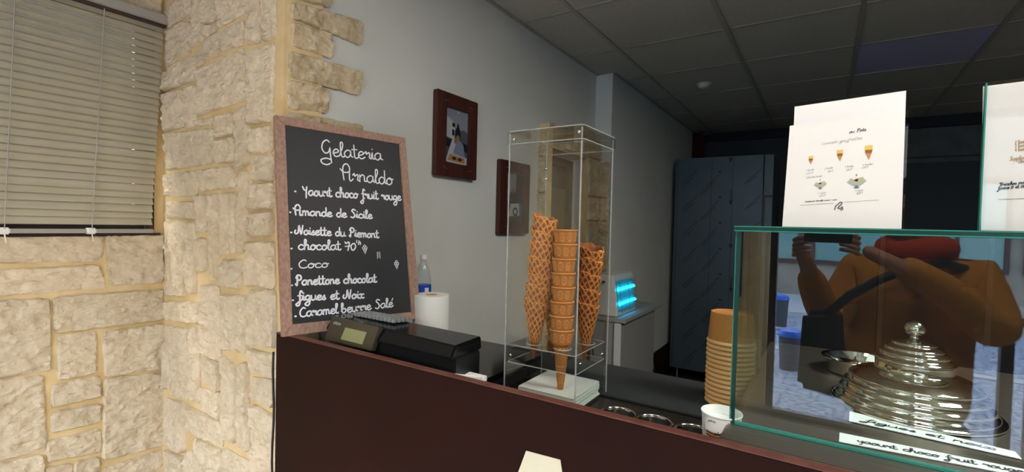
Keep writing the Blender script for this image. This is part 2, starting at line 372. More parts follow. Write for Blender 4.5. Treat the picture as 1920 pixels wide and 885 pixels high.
def crop(x0, y0, s, qs): return [[(x0+a/s, y0+b/s) for a, b in q] for q in qs]
SB = []
SB += crop(280, 0, 5.532, [
 [(190,110),(385,-60),(385,180),(195,290)], [(398,-120),(448,-150),(442,140),(400,165)], [(458,-150),(570,-200),(570,435),(458,500)],
 [(185,325),(446,205),(446,540),(180,700)], [(580,-200),(705,-250),(708,205),(580,265)], [(718,-250),(1005,-330),(1005,130),(724,290)],
 [(582,290),(712,228),(718,312),(592,392)], [(595,410),(762,340),(762,555),(598,628)], [(778,318),(985,212),(985,455),(780,545)],
 [(1018,-300),(1172,-330),(1172,430),(1015,470)], [(1190,-330),(1325,-350),(1325,385),(1190,430)], [(180,755),(492,575),(490,835),(165,955)],
 [(508,565),(578,500),(590,640),(512,700)], [(508,735),(985,500),(1015,1030),(530,1205)], [(1055,575),(1315,455),(1290,1250),(1065,1280)]])
SB += crop(280, 150, 5.532, [
 [(172,155),(376,105),(380,480),(180,530)], [(390,95),(500,60),(505,468),(395,495)], [(512,415),(678,390),(668,460),(522,492)],
 [(700,395),(882,340),(886,568),(695,608)], [(903,325),(1046,262),(1050,870),(915,930)], [(1075,512),(1290,480),(1290,742),(1075,760)],
 [(182,560),(672,500),(680,860),(200,935)], [(690,640),(890,605),(890,845),(700,868)], [(1065,800),(1295,778),(1300,1048),(1080,1040)]])
SB += crop(280, 300, 5.532, [
 [(182,155),(510,110),(508,372),(182,376)], [(525,108),(900,62),(900,292),(530,318)], [(920,145),(1032,120),(1040,940),(925,955)],
 [(1065,255),(1300,240),(1305,500),(1062,505)], [(200,432),(490,430),(495,622),(205,602)], [(518,372),(600,368),(606,742),(512,742)],
 [(618,370),(726,358),(740,1235),(640,1230)], [(755,355),(898,338),(902,965),(768,985)], [(1055,555),(1300,538),(1292,788),(1052,792)],
 [(170,640),(388,652),(388,1412),(188,1395)], [(402,652),(490,655),(500,1385),(405,1345)]])
SB += crop(280, 440, 5.532, [
 [(505,42),(600,40),(606,368),(505,380)], [(760,262),(966,270),(956,560),(762,528)], [(1052,85),(1302,72),(1312,555),(990,520)],
 [(1045,585),(1318,575),(1335,1165),(1052,1125)], [(548,525),(736,532),(755,1310),(548,1215)], [(778,620),(1030,640),(1034,1218),(780,1188)],
 [(185,690),(535,705),(536,930),(188,880)]])
SB += crop(280, 590, 5.532, [
 [(170,112),(250,120),(254,768),(172,758)], [(264,130),(430,152),(436,880),(264,822)], [(446,132),(526,148),(540,905),(446,885)],
 [(545,425),(752,505),(750,800),(558,668)], [(768,425),(896,520),(905,1330),(788,1290)], [(915,525),(1040,490),(1058,1408),(925,1350)],
 [(1062,352),(1330,425),(1328,668),(1066,592)], [(1082,640),(1335,692),(1330,955),(1072,850)]])
SB += crop(280, 730, 5.711, [
 [(552,-20),(768,50),(784,328),(562,170)], [(172,98),(380,135),(395,680),(175,575)], [(412,165),(780,345),(798,620),(418,432)],
 [(1118,155),(1370,300),(1365,1000),(1120,960)], [(485,515),(636,590),(640,1000),(492,930)], [(650,600),(792,645),(790,1100),(655,1010)],
 [(812,620),(1098,790),(1100,1200),(815,1100)], [(180,640),(380,725),(390,1000),(180,900)], [(402,700),(470,640),(478,1010),(400,1000)]])
for q in SB: stone(wall_front, [at(x, y, 'y', YB) for x, y in q], (0,-1,0), .013, 'stone')
SW = crop(0, 430, 3.847, [
 [(-500,60),(-120,52),(-120,240),(-500,245)], [(-100,52),(732,42),(725,228),(-100,240)], [(-500,275),(-130,285),(-130,495),(-500,520)], [(-110,290),(705,255),(750,420),(-110,488)],
 [(765,45),(1168,45),(1168,378),(790,400)], [(-300,530),(350,502),(362,1010),(-300,1100)], [(395,485),(1168,432),(1168,648),(400,752)],
 [(416,772),(690,745),(688,1030),(416,1078)], [(745,742),(1172,682),(1180,998),(762,1058)]])
SW += crop(0, 655, 3.847, [
 [(-300,250),(305,192),(332,718),(-300,860)], [(378,262),(714,192),(718,342),(372,408)], [(378,452),(714,392),(718,520),(372,600)],
 [(346,662),(714,572),(714,740),(346,808)], [(750,218),(1176,172),(1180,680),(742,798)], [(-300,890),(310,762),(310,1200),(-300,1400)],
 [(322,855),(512,832),(512,1150),(322,1200)], [(532,822),(714,775),(720,1100),(532,1150)], [(742,862),(1182,722),(1190,1100),(742,1200)]])
SW += crop(0, 0, 5.53, [[(1130,-120),(1380,-80),(1380,95),(1180,30)], [(1400,-70),(1660,-40),(1660,170),(1420,95)]])
GROW = .0062
for q in SW: stone(wall_left, [at(x, y, 'x', XI) for x, y in q], (1,0,0), .013, 'stone')
GROW = .0045
# quoins of the outer corner, on the plaster wall
qb = MB()
qb.box(WX, WX+.006, YB-.0, YB+.135, 0, CZ); qbo = mk('mortar_strip', qb, 'mortar', wall_side)
SQ = crop(500, 0, 3.405, [
 [(130,-140),(385,-80),(390,48),(130,-12)], [(136,12),(590,135),(590,288),(140,118)], [(140,142),(395,218),(395,372),(140,288)],
 [(128,326),(578,458),(574,608),(124,490)], [(124,512),(374,572),(374,718),(120,690)], [(112,712),(590,800),(590,935),(112,850)],
 [(110,880),(380,920),(380,1060),(108,1030)], [(105,1060),(560,1120),(560,1260),(100,1210)], [(98,1240),(370,1280),(368,1420),(95,1390)],
 [(92,1420),(540,1440),(535,1580),(88,1570)], [(86,1600),(365,1600),(360,1740),(84,1750)], [(80,1780),(360,1760),(360,1880),(78,1900)]])
for q in SQ: stone(wall_side, [at(x+4, y, 'x', WX+.004) for x, y in q], (1,0,0), .011, 'quoin')

# filler stones beyond the frame so the cladding goes on
def fill(parent, known, ax, val, nrm, a0, a1, z0, z1, skip=None):
    i_ = 0 if ax == 'y' else 1; bb = []
    for q in known:
        P_ = [at(x, y, ax, val) for x, y in q]; bb.append((min(p[i_] for p in P_), max(p[i_] for p in P_), min(p.z for p in P_), max(p.z for p in P_)))
    z = z1; row = 0
    while z > z0+.03:
        h = (.105, .075, .13, .09)[row % 4]; a = a0+(.0, -.09)[row % 2]; row += 1
        while a < a1-.02:
            w_ = random.choice((.14, .2, .27)); b0, b1 = max(a, a0), min(a+w_, a1); zl, zh = max(z-h, z0), z
            ok = b1-b0 > .05 and zh-zl > .04 and not any(b0 < q[1]-.004 and b1 > q[0]+.004 and zl < q[3]-.004 and zh > q[2]+.004 for q in bb) and not (skip and b0 < skip[1] and b1 > skip[0] and zl < skip[3] and zh > skip[2])
            if ok:
                c_ = [(b0+.006, zh-.006), (b1-.006, zh-.006), (b1-.006, zl+.006), (b0+.006, zl+.006)]
                stone(parent, [((u, val, v) if ax == 'y' else (val, u, v)) for u, v in c_], nrm, .013, 'stone')
            a += w_
        z -= h
GROW = .0
fill(wall_front, SB, 'y', YB, (0,-1,0), XI+.01, WX-.03, .02, CZ-.01)
fill(wall_left, SW, 'x', XI, (1,0,0), -1.6, YB-.015, .02, CZ-.01, (WY0-.03, WY1+.02, WWZ0-.03, WWZ1+.02))
GROW = .0045
# ---- stone framed doorway further along the plaster wall
def zrow(px, y0, y1): return at(px, y0, 'x', WX+.05).z, at(px, y1, 'x', WX+.05).z
mat('olive_door', '45402e', .6, col2='39351f', scale=6)
mat('olive_door_light', '6a6248', .6)
JX = WX+.06
ys0 = 2.47
zt = relz(.602)
zz = relz(.46); k = 0
hs = [.15, .13, .16, .12, .17, .14, .15, .13, .16, .14, .15, .14]
z = zz
for h in hs:
    stone(wall_side, [(WX+.0, ys0-.005, z), (JX, ys0-.005, z), (JX, ys0-.005, z-h+.012), (WX, ys0-.005, z-h+.012)], (0,-1,0), .008, 'quoin')
    z -= h
mb = MB().box(WX, JX-.01, ys0, ys0+.07, 0, zt-.01); mk('door_surround', mb, 'mortar', wall_side)
mb = MB().box(WX, JX-.01, ys0+.07, YC, relz(.46), zt-.01).box(WX, JX-.01, 3.05, YC, 0, relz(.46)); mk('door_surround', mb, 'mortar', wall_side)
y = ys0
for wdt in (.21, .16, .24, .18):
    stone(wall_side, [(JX-.01, y, zt), (JX-.01, y+wdt-.012, zt), (JX-.01, y+wdt-.012, relz(.47)), (JX-.01, y, relz(.47))], (1,0,0), .012, 'quoin'); y += wdt
z = relz(.455); i = 0
while z > .15:
    h = (.26, .17, .22, .14, .3, .2)[i % 6]
    stone(wall_side, [(JX-.01, 3.06, z), (JX-.01, YC-.01, z), (JX-.01, YC-.01, z-h+.012), (JX-.01, 3.06, z-h+.012)], (1,0,0), .012, 'quoin')
    stone(wall_side, [(JX, YC-.003, z), (WX2, YC-.003, z), (WX2, YC-.003, z-h+.012), (JX, YC-.003, z-h+.012)], (0,-1,0), .010, 'quoin')
    z -= h; i += 1
d1 = thing('door_1', None, None, (WX-.12, 2.78, 0)); d1['kind'] = 'structure'
mk('door_leaf', MB().box(-.03, 0, -.31, .31, 0, relz(.45)), 'olive_door', d1)
for (a, b, c, d) in ((-.26,-.04,1.15,1.75), (.0,.26,1.15,1.75), (-.26,-.04,.25,1.0), (.0,.26,.25,1.0)):
    mk('panel', MB().box(0, .012, a, b, c, d), 'olive_door_light', d1, bevel=.004)
mk('door_frame', MB().box(.0, .04, -.31, -.27, 0, relz(.45)).box(0, .04, .27, .31, 0, relz(.45)).box(0, .04, -.27, .27, relz(.40), relz(.45)), 'olive_door', d1)

# ---- ceiling: T-bar grid and tiles
S = 1.09
gx = [XI]+[v*S for v in (-1.585, -1.018, -.448, .107, .672, 1.24, 1.81)]+[XR]
gy = [YF+.02]+[v*S for v in (-1.985,-1.41,-.835,-.26, .31, .885, 1.46, 2.045, 2.62, 3.18, 3.78, 4.36, 4.94)]+[YBK]
ce = MB().box(XI-.3, XR+.2, YF-.2, YBK+.2, CZ+.06, CZ+.2)
ceiling = struct('ceiling', ce, 'tile')
tb = MB()
for x in gx[1:-1]: tb.box(x-.012, x+.012, gy[0], YBK, CZ-.003, CZ+.012)
for y in gy[1:-1]: tb.box(XI, XR, y-.010, y+.010, CZ-.001, CZ+.010)
tb.box(XI, XI+.025, YF, YB, CZ-.002, CZ+.01); tb.box(WX, WX+.022, YB, YC, CZ-.002, CZ+.01); tb.box(XI, WX, YB-.022, YB, CZ-.002, CZ+.01); tb.box(WX2, WX2+.022, YC, YBK, CZ-.002, CZ+.01)
mk('grid_bar', tb, 'tbar', ceiling)
tm = {}
lampcells = set()
for li, (lx, ly, ls, lw, lc) in enumerate(LAMPS):
    ci = [i for i in range(len(gx)-1) if gx[i] <= lx < gx[i+1]][0]; cj = [j for j in range(len(gy)-1) if gy[j] <= ly < gy[j+1]][0]; lampcells.add((ci, cj))
for i in range(len(gx)-1):
    for j in range(len(gy)-1):
        x0, x1, y0, y1 = gx[i]+.01, gx[i+1]-.01, gy[j]+.008, gy[j+1]-.008
        if x1 < WX and y0 > YB: continue
        if y0 > YB and x0 < WX: x0 = (WX if y1 < YC+.3 else WX2)+.002
        if (i, j) in lampcells: continue
        key = (round(x1-x0, 3), round(y1-y0, 3), i == 4 and j == 10)
        if key not in tm:
            o = mk('ceiling_tile', MB().box(-(x1-x0)/2, (x1-x0)/2, -(y1-y0)/2, (y1-y0)/2, 0, .015), 'tile_panel' if key[2] else 'tile'); tm[key] = o
            if key[2]: o.name = 'light_panel'; o['label'] = 'unlit light panel coloured with reflected blue'
        else: o = tm[key].copy(); COL.objects.link(o)
        o.parent = ceiling; o.location = ((x0+x1)/2, (y0+y1)/2, CZ+.003)
for li, (lx, ly, ls, lw, lc) in enumerate(LAMPS):
    ci = [i for i in range(len(gx)-1) if gx[i] <= lx < gx[i+1]][0]; cj = [j for j in range(len(gy)-1) if gy[j] <= ly < gy[j+1]][0]
    cx, cy = (gx[ci]+gx[ci+1])/2, (gy[cj]+gy[cj+1])/2
    t = thing('ceiling_light', ('square warm ceiling light panel above the window wall', 'square white ceiling light panel above the photographer', 'added unseen light panel over the serving side, brightening the white wall')[li], 'ceiling light', (cx, cy, CZ))
    mk('frame', MB().box(-.3,.3,-.3,-.28,-.004,.03).box(-.3,.3,.28,.3,-.004,.03).box(-.3,-.28,-.28,.28,-.004,.03).box(.28,.3,-.28,.28,-.004,.03), 'tbar', t)
    mk('diffuser', MB().box(-.28,.28,-.28,.28,.004,.01), 'paper', t)
    l = area_light('lamp', (cx, cy, CZ-.001), (0,0,0), .55, .55, lw, lc)
p = at(1320, 158, 'z', 1.09)
t = thing('smoke_detector', 'small round white smoke detector on the ceiling', 'smoke detector', (p.x, p.y, CZ))
mk('base', MB().lathe([(.001,-.004),(.055,-.004),(.055,.003),(.001,.003)], 28), 'white_enamel', t, smooth=1)
mk('sensor_head', MB().lathe([(.001,-.03),(.022,-.03),(.038,-.022),(.042,-.0045),(.001,-.0045)], 28), 'white_enamel', t, smooth=1)

# ---- window with blind
wd = thing('window_1', None, None, (XI, 0, 0)); wd['kind'] = 'structure'
fr = MB()
fr.box(-.10,-.01,WY0,WY0+.05,WWZ0,WWZ1).box(-.10,.006,WY1-.03,WY1,WWZ0,WWZ1).box(-.10,-.01,WY0,WY1,WWZ0,WWZ0+.03).box(-.10,-.01,WY0,WY1,WWZ1-.03,WWZ1).box(-.09,-.04,.03,.08,WWZ0,WWZ1)
mk('window_frame', fr, 'brown_frame', wd)
mk('window_pane', MB().box(-.072,-.068,WY0+.05,WY1-.03,WWZ0+.03,WWZ1-.03), 'shop_glass', wd)
mk('window_sill', MB().box(-.20,.012,WY0,WY1+.02,WWZ0-.012,WWZ0), 'brown_frame', wd)
bl = thing('venetian_blind', 'beige aluminium venetian blind with sagging lower slats over the window', 'blind', (XI+.03, 0, 0))
HZ = WWZ1-.012
ytop = at(313, 46, 'x', XI+.045).y; ybot = at(284, 412, 'x', XI+.03).y
mk('headrail', MB().box(-.018,.03,WY0-.05,ytop,HZ-.018,HZ+.018), 'headrail', bl, bevel=.003)
mk('brown_batten', MB().box(-.016,.022,WY0-.05,ytop-.004,HZ-.026,HZ-.018), 'brown_frame', bl)
NS = 30; zb = at(150, 424, 'x', XI+.03).z+.02; base_sl = None
for i in range(NS):
    t_ = i/(NS-1); z = HZ-.036-(HZ-.036-zb)*t_
    L = (ytop-.008)*(1-t_)+ybot*t_
    mb = MB(); n = 6; vs = []
    for yy in (WY0-.04, L):
        for k in range(n+1):
            s = k/n-.5; vs.append((.004-.0022*(1-4*s*s)+.0, yy, s*.031))
    tl = random.uniform(-.03, .03)+(.0 if i < 22 else random.uniform(-.05, .05)); a = .42+tl
    vs = [(x*math.cos(a)-zq*math.sin(a), yy, x*math.sin(a)+zq*math.cos(a)) for x, yy, zq in vs]
    # x component: room side is +x, lower edge leans into the room
    mb.add(vs, [(k, k+1, n+2+k, n+1+k) for k in range(n)])
    o = mk('slat', mb, 'slat', bl, smooth=2); o.location = (0, 0, z+(0 if i < NS-1 else 0))
    if i in (19, 24, 27): o.rotation_euler = (-.0035, 0, 0)
mk('bottom_rail', MB().box(-.012,.014,WY0-.04,ybot+.005,zb-.045,zb-.030), 'headrail', bl, bevel=.003)
for px0, px1 in ((30, 8), (196, 172), (-120,-130)):
    p0 = at(px0, 40, 'x', XI+.045); p1 = at(px1, 425, 'x', XI+.045)
    mk('ladder_cord', MB().tube([(.018, p0.y, HZ), (.018, p1.y, zb-.03)], .0016, 5), 'headrail', bl)
    mk('cord_clip', MB().box(-.014,.019,p1.y-.014,p1.y+.014,zb-.048,zb-.026), 'cup_white', bl, bevel=.004)
    mk('cord_end', MB().tube([(.016, p1.y, zb-.045), (.018, p1.y+.004, zb-.075)], .002, 5), 'cup_white', bl)

struct('window_light_blocker', MB().box(XI-1.1, XI-1.0, YF, 2, 0, 3.5), 'plaster_back')  # unseen slab added outside the window to keep the slat gaps dark
# ---- back of the room
mat('back_dark', '1f262e', .8); mat('back_blue', '2c3440', .7); mat('back_grey', '5a5e63', .8, col2='505357', scale=8)
t = thing('door_2', None, None, (.85, YBK-.001, 0)); t['kind'] = 'structure'
mk('door_leaf', MB().box(-.36,.36,-.03,0,0,relz(.66)), 'back_blue', t); mk('door_frame', MB().box(-.40,-.36,-.05,0,0,relz(.70)).box(.36,.40,-.05,0,0,relz(.70)).box(-.40,.40,-.05,0,relz(.66),relz(.70)), 'back_grey', t)
mk('door_handle', MB().tube([(.29,-.03,1.02),(.29,-.07,1.02),(.2,-.07,1.02)], .008), 'chrome', t)
struct('trim_1', MB().box(WX2+.12, 2.0, YBK-.05, YBK-.001, relz(.99), CZ), 'back_dark')
struct('trim_2', MB().box(.45, 1.4, YBK-.03, YBK-.001, relz(.72), relz(.985)), 'back_grey')
rod = tag(mk('curtain_rod', MB().tube([at(1316, 252, 'y', YBK-.25), at(1480, 239, 'y', YBK-.25)], .006, 8), 'chrome'), 'thin pale rod under the ceiling at the far back wall', 'rod')
c = MB(); pts = []
x0 = at(1292, 250, 'y', YBK-.2).x; x1 = at(1320, 250, 'y', YBK-.2).x
n = 24; vs = []
for k in range(n+1):
    xx = x0+(x1-x0)*k/n; yy = YBK-.2+.02*math.sin(k*1.6)
    for zq in (relz(1.08), relz(-1.3)): vs.append((xx, yy, zq))
c.add(vs, [(2*k, 2*k+1, 2*k+3, 2*k+2) for k in range(n)])
tag(mk('curtain', c, 'red_dark', smooth=2), 'dark red curtain in the far corner behind the steel cabinet', 'curtain')

# ================================================================== COUNTER
PY0, PY1 = .818, .835; PZ = relz(-.3405)
t = thing('counter', 'dark brown counter with a tall front panel and lower black worktop', 'counter', (-.5, .9, 0))
def loc(o, p): return o
mk('front_panel', MB().box(-1.366+.5, 1.3+.5, PY0-.9, PY1-.9, 0, PZ-.004), 'brown_panel', t, bevel=.001, seg=1)
mk('panel_edging', MB().box(-1.366+.5, 1.3+.5, PY0-.902, PY1-.899, PZ-.0035, PZ), 'brown_trim', t, bevel=.0012)
CT = relz(-.45)
mk('worktop', MB().box(-1.362+.5, -.14+.5, PY1-.899, 1.48-.9, CT-.03, CT), 'dark_deck', t, bevel=.002)
mk('cabinet_body', MB().box(-1.362+.5, -.14+.5, PY1-.85, 1.44-.9, .08, CT-.031), 'brown_panel', t)
mk('plinth', MB().box(-1.35+.5, -.14+.5, .02, 1.40-.9, 0, .079), 'black_plastic', t)
m_ = MB(); m_.box(-.93, -.145, 1.19, 1.465, CT+.0005, CT+.006)
tag(mk('counter_mat', m_, 'black_mat', bevel=.002), 'large black rubber mat lying on the low worktop', 'mat')
# upright cable at the counter end
pts = [Vector((-1.385+.004*math.sin(k*1.3), .822, .02+k*.0566)) for k in range(20)]
tag(mk('cable', MB().tube(pts, .0035, 6), 'black_plastic', smooth=2), 'black cable running down the left end of the brown counter', 'cable')
# card stuck on the panel
q = [at(x, y, 'y', PY0-.0005) for x, y in ((987,845),(1051,862),(1059,915),(961,915))]
tag(mk('paper_card', MB().poly(q, (0,-1,0), .0015), 'cream_paper'), 'cream paper card stuck on the front of the brown counter', 'card')

# chrome rimmed pots
for i, (px, py) in enumerate(((1160, 782), (1226, 797), (1301, 816))):
    p = at(px, py-6, 'z', -.405)
    o = thing('steel_pot', ('chrome-rimmed pot behind the counter panel, leftmost of three', 'chrome-rimmed pot behind the counter panel, middle of three', 'chrome-rimmed pot behind the counter panel, next to the white cup')[i], 'pot', (p.x, p.y, CT))
    R = .036
    mk('rim', MB().tube([(R*math.cos(a*PI/16), R*math.sin(a*PI/16), .045) for a in range(32)], .0035, 8, True), 'mirror_chrome', o, smooth=2)
    mk('body', MB().lathe([(.001,.002),(R*.85,.002),(R*.95,.044),(R*.99,.044),(R*.92,0),(.001,0)], 32), 'chrome', o, smooth=1)

# ================================================================== CHALKBOARD
P0 = Vector((-1.294, .797, PZ+.001)); ux = Vector((.2427, .9701, 0)).normalized(); BW = .474
up_ = Vector((-.12, .028, .671)); up_ = (up_-ux*up_.dot(ux)).normalized(); BH = .676
nb = ux.cross(up_).normalized()     # towards the customer
if nb.x < 0: nb = -nb
def on_board(px, py, off=0):
    r = ray(px, py); o = Vector((0, 0, EYE)); k = (P0+nb*off-o).dot(nb)/r.dot(nb); return o+r*k
cb = thing('chalkboard', 'framed chalkboard with white handwritten flavour list leaning at the stone corner', 'chalkboard', P0)
cs = {'TL': (515,215), 'TR': (760,258), 'BR': (790,597), 'BL': (530,632)}
O = {k: on_board(*v)-P0 for k, v in cs.items()}
I_ = {k: on_board(*v)-P0 for k, v in {'TL': (535,234), 'TR': (749,270), 'BR': (772,585), 'BL': (549,608)}.items()}
names = ['TL', 'TR', 'BR', 'BL']
for a, b in ((0,1), (1,2), (2,3), (3,0)):
    A, B_, C_, D_ = O[names[a]], O[names[b]], I_[names[b]], I_[names[a]]
    mk('frame_rail', MB().hexa([A-nb*.018, B_-nb*.018, C_-nb*.018, D_-nb*.018], [A, B_, C_, D_]), 'board_wood', cb, bevel=.0015)
mk('slate', MB().hexa([I_[k]-nb*.014 for k in names], [I_[k]-nb*.006 for k in names]), 'board_black', cb)
OFF = -.006
def bt(txt, x0, y0, x1, y1, xhpx, wd, bx=None, by=None, slant=0):
    a, b = on_board(x0, y0, OFF)-P0, on_board(x1, y1, OFF)-P0; c_ = on_board(x0, y0-xhpx, OFF)-P0
    wr = MB(); write(wr, txt, a, b, (c_-a).length, nb, wd, slant)
    if bx:
        c0 = on_board(bx, by, OFF)-P0; wr.ribbon([c0-ux*.0008, c0+ux*.0008], .0065, nb)
    o = mk('lettering', wr, 'chalk', cb); o['label'] = 'white handwritten '+txt; o['kind'] = 'stuff'
bt('Gelateria', 603, 291, 717, 301, 14, .0042)
bt('Arnaldo', 640, 337, 737, 347, 13.5, .0042)
bt('Yaourt choco fruit rouge', 568, 366, 752, 376, 9.5, .0048, 553.5, 359)
bt('Amande de Sicile', 551, 403, 698, 410, 8.5, .0048, 544, 398)
bt('Noisette du Piemont', 553, 439, 710, 446, 8.5, .0048, 546, 436)
bt('chocolat 70%', 559, 468, 678, 469, 9.5, .0044, 546.5, 466)
bt('Coco', 560, 503, 616, 501, 8.5, .0034, 546, 504)
bt('Panettone chocolat', 554, 535, 706, 529, 9, .0052, 547, 535)
bt('figues et Noix', 558, 563.7, 683, 559, 9, .0050, 549, 563)
bt('Caramel', 562, 594.6, 634, 587, 9.5, .0044, 554, 593)
bt('beurre Salé', 640, 587, 737, 575, 9, .0044)
def doodle_cone(px, py, s):
    wr = MB()
    c0 = on_board(px, py, OFF)-P0; v = up_*s; u = ux*s
    def pt(a, b): return c0+u*a+v*b
    for (cx, cy) in ((-.35,.3),(.35,.3),(0,.75)):
        wr.ribbon([pt(cx+.3*math.cos(k*PI/5), cy+.3*math.sin(k*PI/5)) for k in range(11)], .0026, nb)
    wr.ribbon([pt(-.55,.05), pt(0,-1.2), pt(.55,.05)], .003, nb); wr.ribbon([pt(-.2,-.1), pt(0,-.8), pt(.2,-.1)], .003, nb)
    mk('cone_doodle', wr, 'chalk', cb)['kind'] = 'stuff'
doodle_cone(684, 467, .013); doodle_cone(743.5, 496, .013)
wr = MB()
for k in range(4): a = on_board(707, 473+k*3, OFF)-P0; wr.ribbon([a, a+ux*.010], .002, nb)
for dx in (0, .010): a = on_board(707, 473, OFF)-P0+ux*dx; wr.ribbon([a, a-up_*.022], .0018, nb)
mk('doodle', wr, 'chalk', cb)['kind'] = 'stuff'

# ================================================================== FRAMED PICTURES
def picture(name, label, quad, art):
    pts = [at(x, y, 'x', WX+.03) for x, y in quad]; c0 = sum(pts, Vector())/4; y0 = (pts[0].y+pts[3].y)/2; y1 = (pts[1].y+pts[2].y)/2
    z1 = (pts[0].z+pts[1].z)/2; z0 = (pts[2].z+pts[3].z)/2
    o = thing(name, label, 'picture', (WX+.001, y0, z0)); W = y1-y0; H = z1-z0; f = .062
    for q_, nm in (((0,f,0,H),0), ((W-f,W,0,H),0), ((f,W-f,0,f),0), ((f,W-f,H-f,H),0)):
        mk('frame_rail', MB().box(0, .03, q_[0], q_[1], q_[2], q_[3]), 'frame_wood', o, bevel=.003)
    ph = mk('photograph', MB().box(0, .018, f-.002, W-f+.002, f-.002, H-f+.002), 'ph_sky', o)
    w_, h_ = W-2*f, H-2*f
    am = MB(); ms = ['ph_sky']; n = 0
    for k, (m, poly) in enumerate(art):
        if m not in ms: ms.append(m)
        am.poly([(.0183+.00012*k, f+a*w_, f+b*h_) for a, b in poly], mi=ms.index(m))
    mk('print', am, ms, ph)
    # little scroll ornaments of the corners
    for cy, cz, sy, sz in ((f*.62, f*.62, 1, 1), (W-f*.62, f*.62, -1, 1), (f*.62, H-f*.62, 1, -1), (W-f*.62, H-f*.62, -1, -1)):
        orn = MB(); orn.tube([(.0305, cy+sy*(.004*math.cos(k*.7)), cz+sz*(.004*math.sin(k*.7)+k*.0035)) for k in range(9)], .0012, 5)
        orn = MB(); orn.tube([(.0305, cy+sy*(.004*math.cos(k*.7)+k*.0035), cz+sz*(.004*math.sin(k*.7))) for k in range(9)], .0012, 5)
        mk('corner_ornament', orn, 'chrome_dull', o, smooth=2)['kind'] = 'stuff'
    return o
mat('chrome_dull', '8a7a70', .4, .6); mat('ph_sky', '7f8490', .3); mat('ph_white', 'a8acb0', .3); mat('ph_dark', '1a1c22', .3); mat('ph_grey', '4a4f58', .3); mat('ph_jacket', '6f7b92', .3)
mat('ph_skin', '8c6048', .3); mat('ph_food', 'a0764a', .3); mat('ph_brown', '3a2c2a', .3)
def circ(cx, cy, rx, ry, n=14): return [(cx+rx*math.cos(2*PI*k/n), cy+ry*math.sin(2*PI*k/n)) for k in range(n)]
art1 = [('ph_grey', [(0,0),(1,0),(1,.5),(0,.55)]), ('ph_white', [(0,.48),(.42,.44),(.42,.72),(.2,.82),(0,.85)]), ('ph_dark', [(.3,.68),(.42,.67),(.42,.74),(.3,.75)]), ('ph_dark', [(.3,.52),(.4,.51),(.4,.62),(.3,.63)]),
 ('ph_grey', [(.55,.5),(1,.5),(1,.62),(.8,.66),(.55,.6)]), ('ph_dark', [(.05,.3),(1,.25),(1,.40),(.0,.45)]), ('ph_dark', circ(.55,.55,.13,.14)), ('ph_dark', [(.48,.62),(.62,.62),(.58,.75),(.53,.75)]),
 ('ph_skin', circ(.55,.47,.09,.07)), ('ph_jacket', [(.25,.12),(.9,.12),(.8,.38),(.66,.44),(.42,.44),(.3,.36)]), ('ph_white', [(.12,.18),(.3,.12),(.5,.42),(.44,.47),(.3,.44)]), ('ph_skin', circ(.45,.42,.07,.05)),
 ('ph_white', [(-.0,.02),(.95,.0),(.98,.14),(.15,.2)]), ('ph_food', [(.12,.05),(.88,.03),(.85,.13),(.2,.17)]), ('ph_brown', circ(.4,.1,.1,.03)), ('ph_brown', circ(.65,.09,.1,.03)), ('ph_white', circ(.55,.96,.05,.02))]
art2 = [('ph_grey', [(0,0),(1,0),(1,1),(0,1)]), ('ph_sky', [(0,.45),(.55,.45),(.6,1),(0,1)]), ('ph_dark', [(.6,.4),(1,.4),(1,1),(.65,1)]), ('ph_dark', [(.15,.3),(.7,.3),(.6,.62),(.4,.7),(.2,.55)]),
 ('ph_skin', circ(.42,.66,.09,.06)), ('ph_white', [(.2,.12),(.85,.15),(.8,.4),(.3,.38)]), ('ph_dark', circ(.58,.22,.16,.09)), ('ph_white', circ(.58,.22,.10,.05)), ('ph_brown', [(0,0),(1,0),(1,.12),(0,.1)])]
picture('framed_picture', 'brown framed photo of a seated figure behind a tray of food, on the white wall', [(822,165),(897,194),(893,338),(818,328)], art1)
picture('framed_picture', 'brown framed photo of a hand holding a white bag, behind the cone display', [(940,300),(996,308),(990,440),(937,437)], art2)

# ================================================================== CASH REGISTER and things around
TZ = relz(-.30)
cr_ = thing('cash_register', 'black glossy cash register with small olive display beside the chalkboard', 'cash register', (-1.0, 1.0, CT))
def rel(p, o): return Vector(p)-Vector(o.location)
XL, XRt = -1.268, -.755
b = MB(); b.hexa([rel(p, cr_) for p in ((XL,.925,CT+.012),(XRt,.915,CT+.012),(XRt,1.02,CT+.012),(XL,1.02,CT+.012))], [rel(p, cr_) for p in ((XL,.925,TZ-.035),(XRt,.915,TZ-.035),(XRt,1.02,TZ-.035),(XL,1.02,TZ-.035))])
mk('drawer_base', b, 'black_plastic', cr_, bevel=.004)
b = MB(); b.hexa([rel(p, cr_) for p in ((XL,.915,TZ-.034),(XRt,.90,TZ-.034),(XRt,1.025,TZ-.034),(XL,1.025,TZ-.034))], [rel(p, cr_) for p in ((XL+.01,.935,TZ+.004),(XRt-.0,.915,TZ-.004),(XRt-.0,1.022,TZ-.0),(XL+.01,1.022,TZ+.006))])
mk('lid', b, 'black_gloss', cr_, bevel=.003)
def onp(px, py, pl0, n_):
    r = ray(px, py); o = Vector((0, 0, EYE)); return o+r*((pl0-o).dot(n_)/r.dot(n_))
A0 = at(608, 637, 'y', .902); A1 = at(622, 592, 'y', .922); A2 = at(711, 614, 'y', .912)
nn = (A2-A0).cross(A1-A0).normalized(); nn = nn if nn.y < 0 else -nn
dp = [onp(x, y, A0, nn) for x, y in ((622,592),(711,614),(695,658),(608,637))]
mat('smoke_panel', '4a4436', .25); mat('lcd', '8e9064', .35, emit='8e9064', estr=.12)
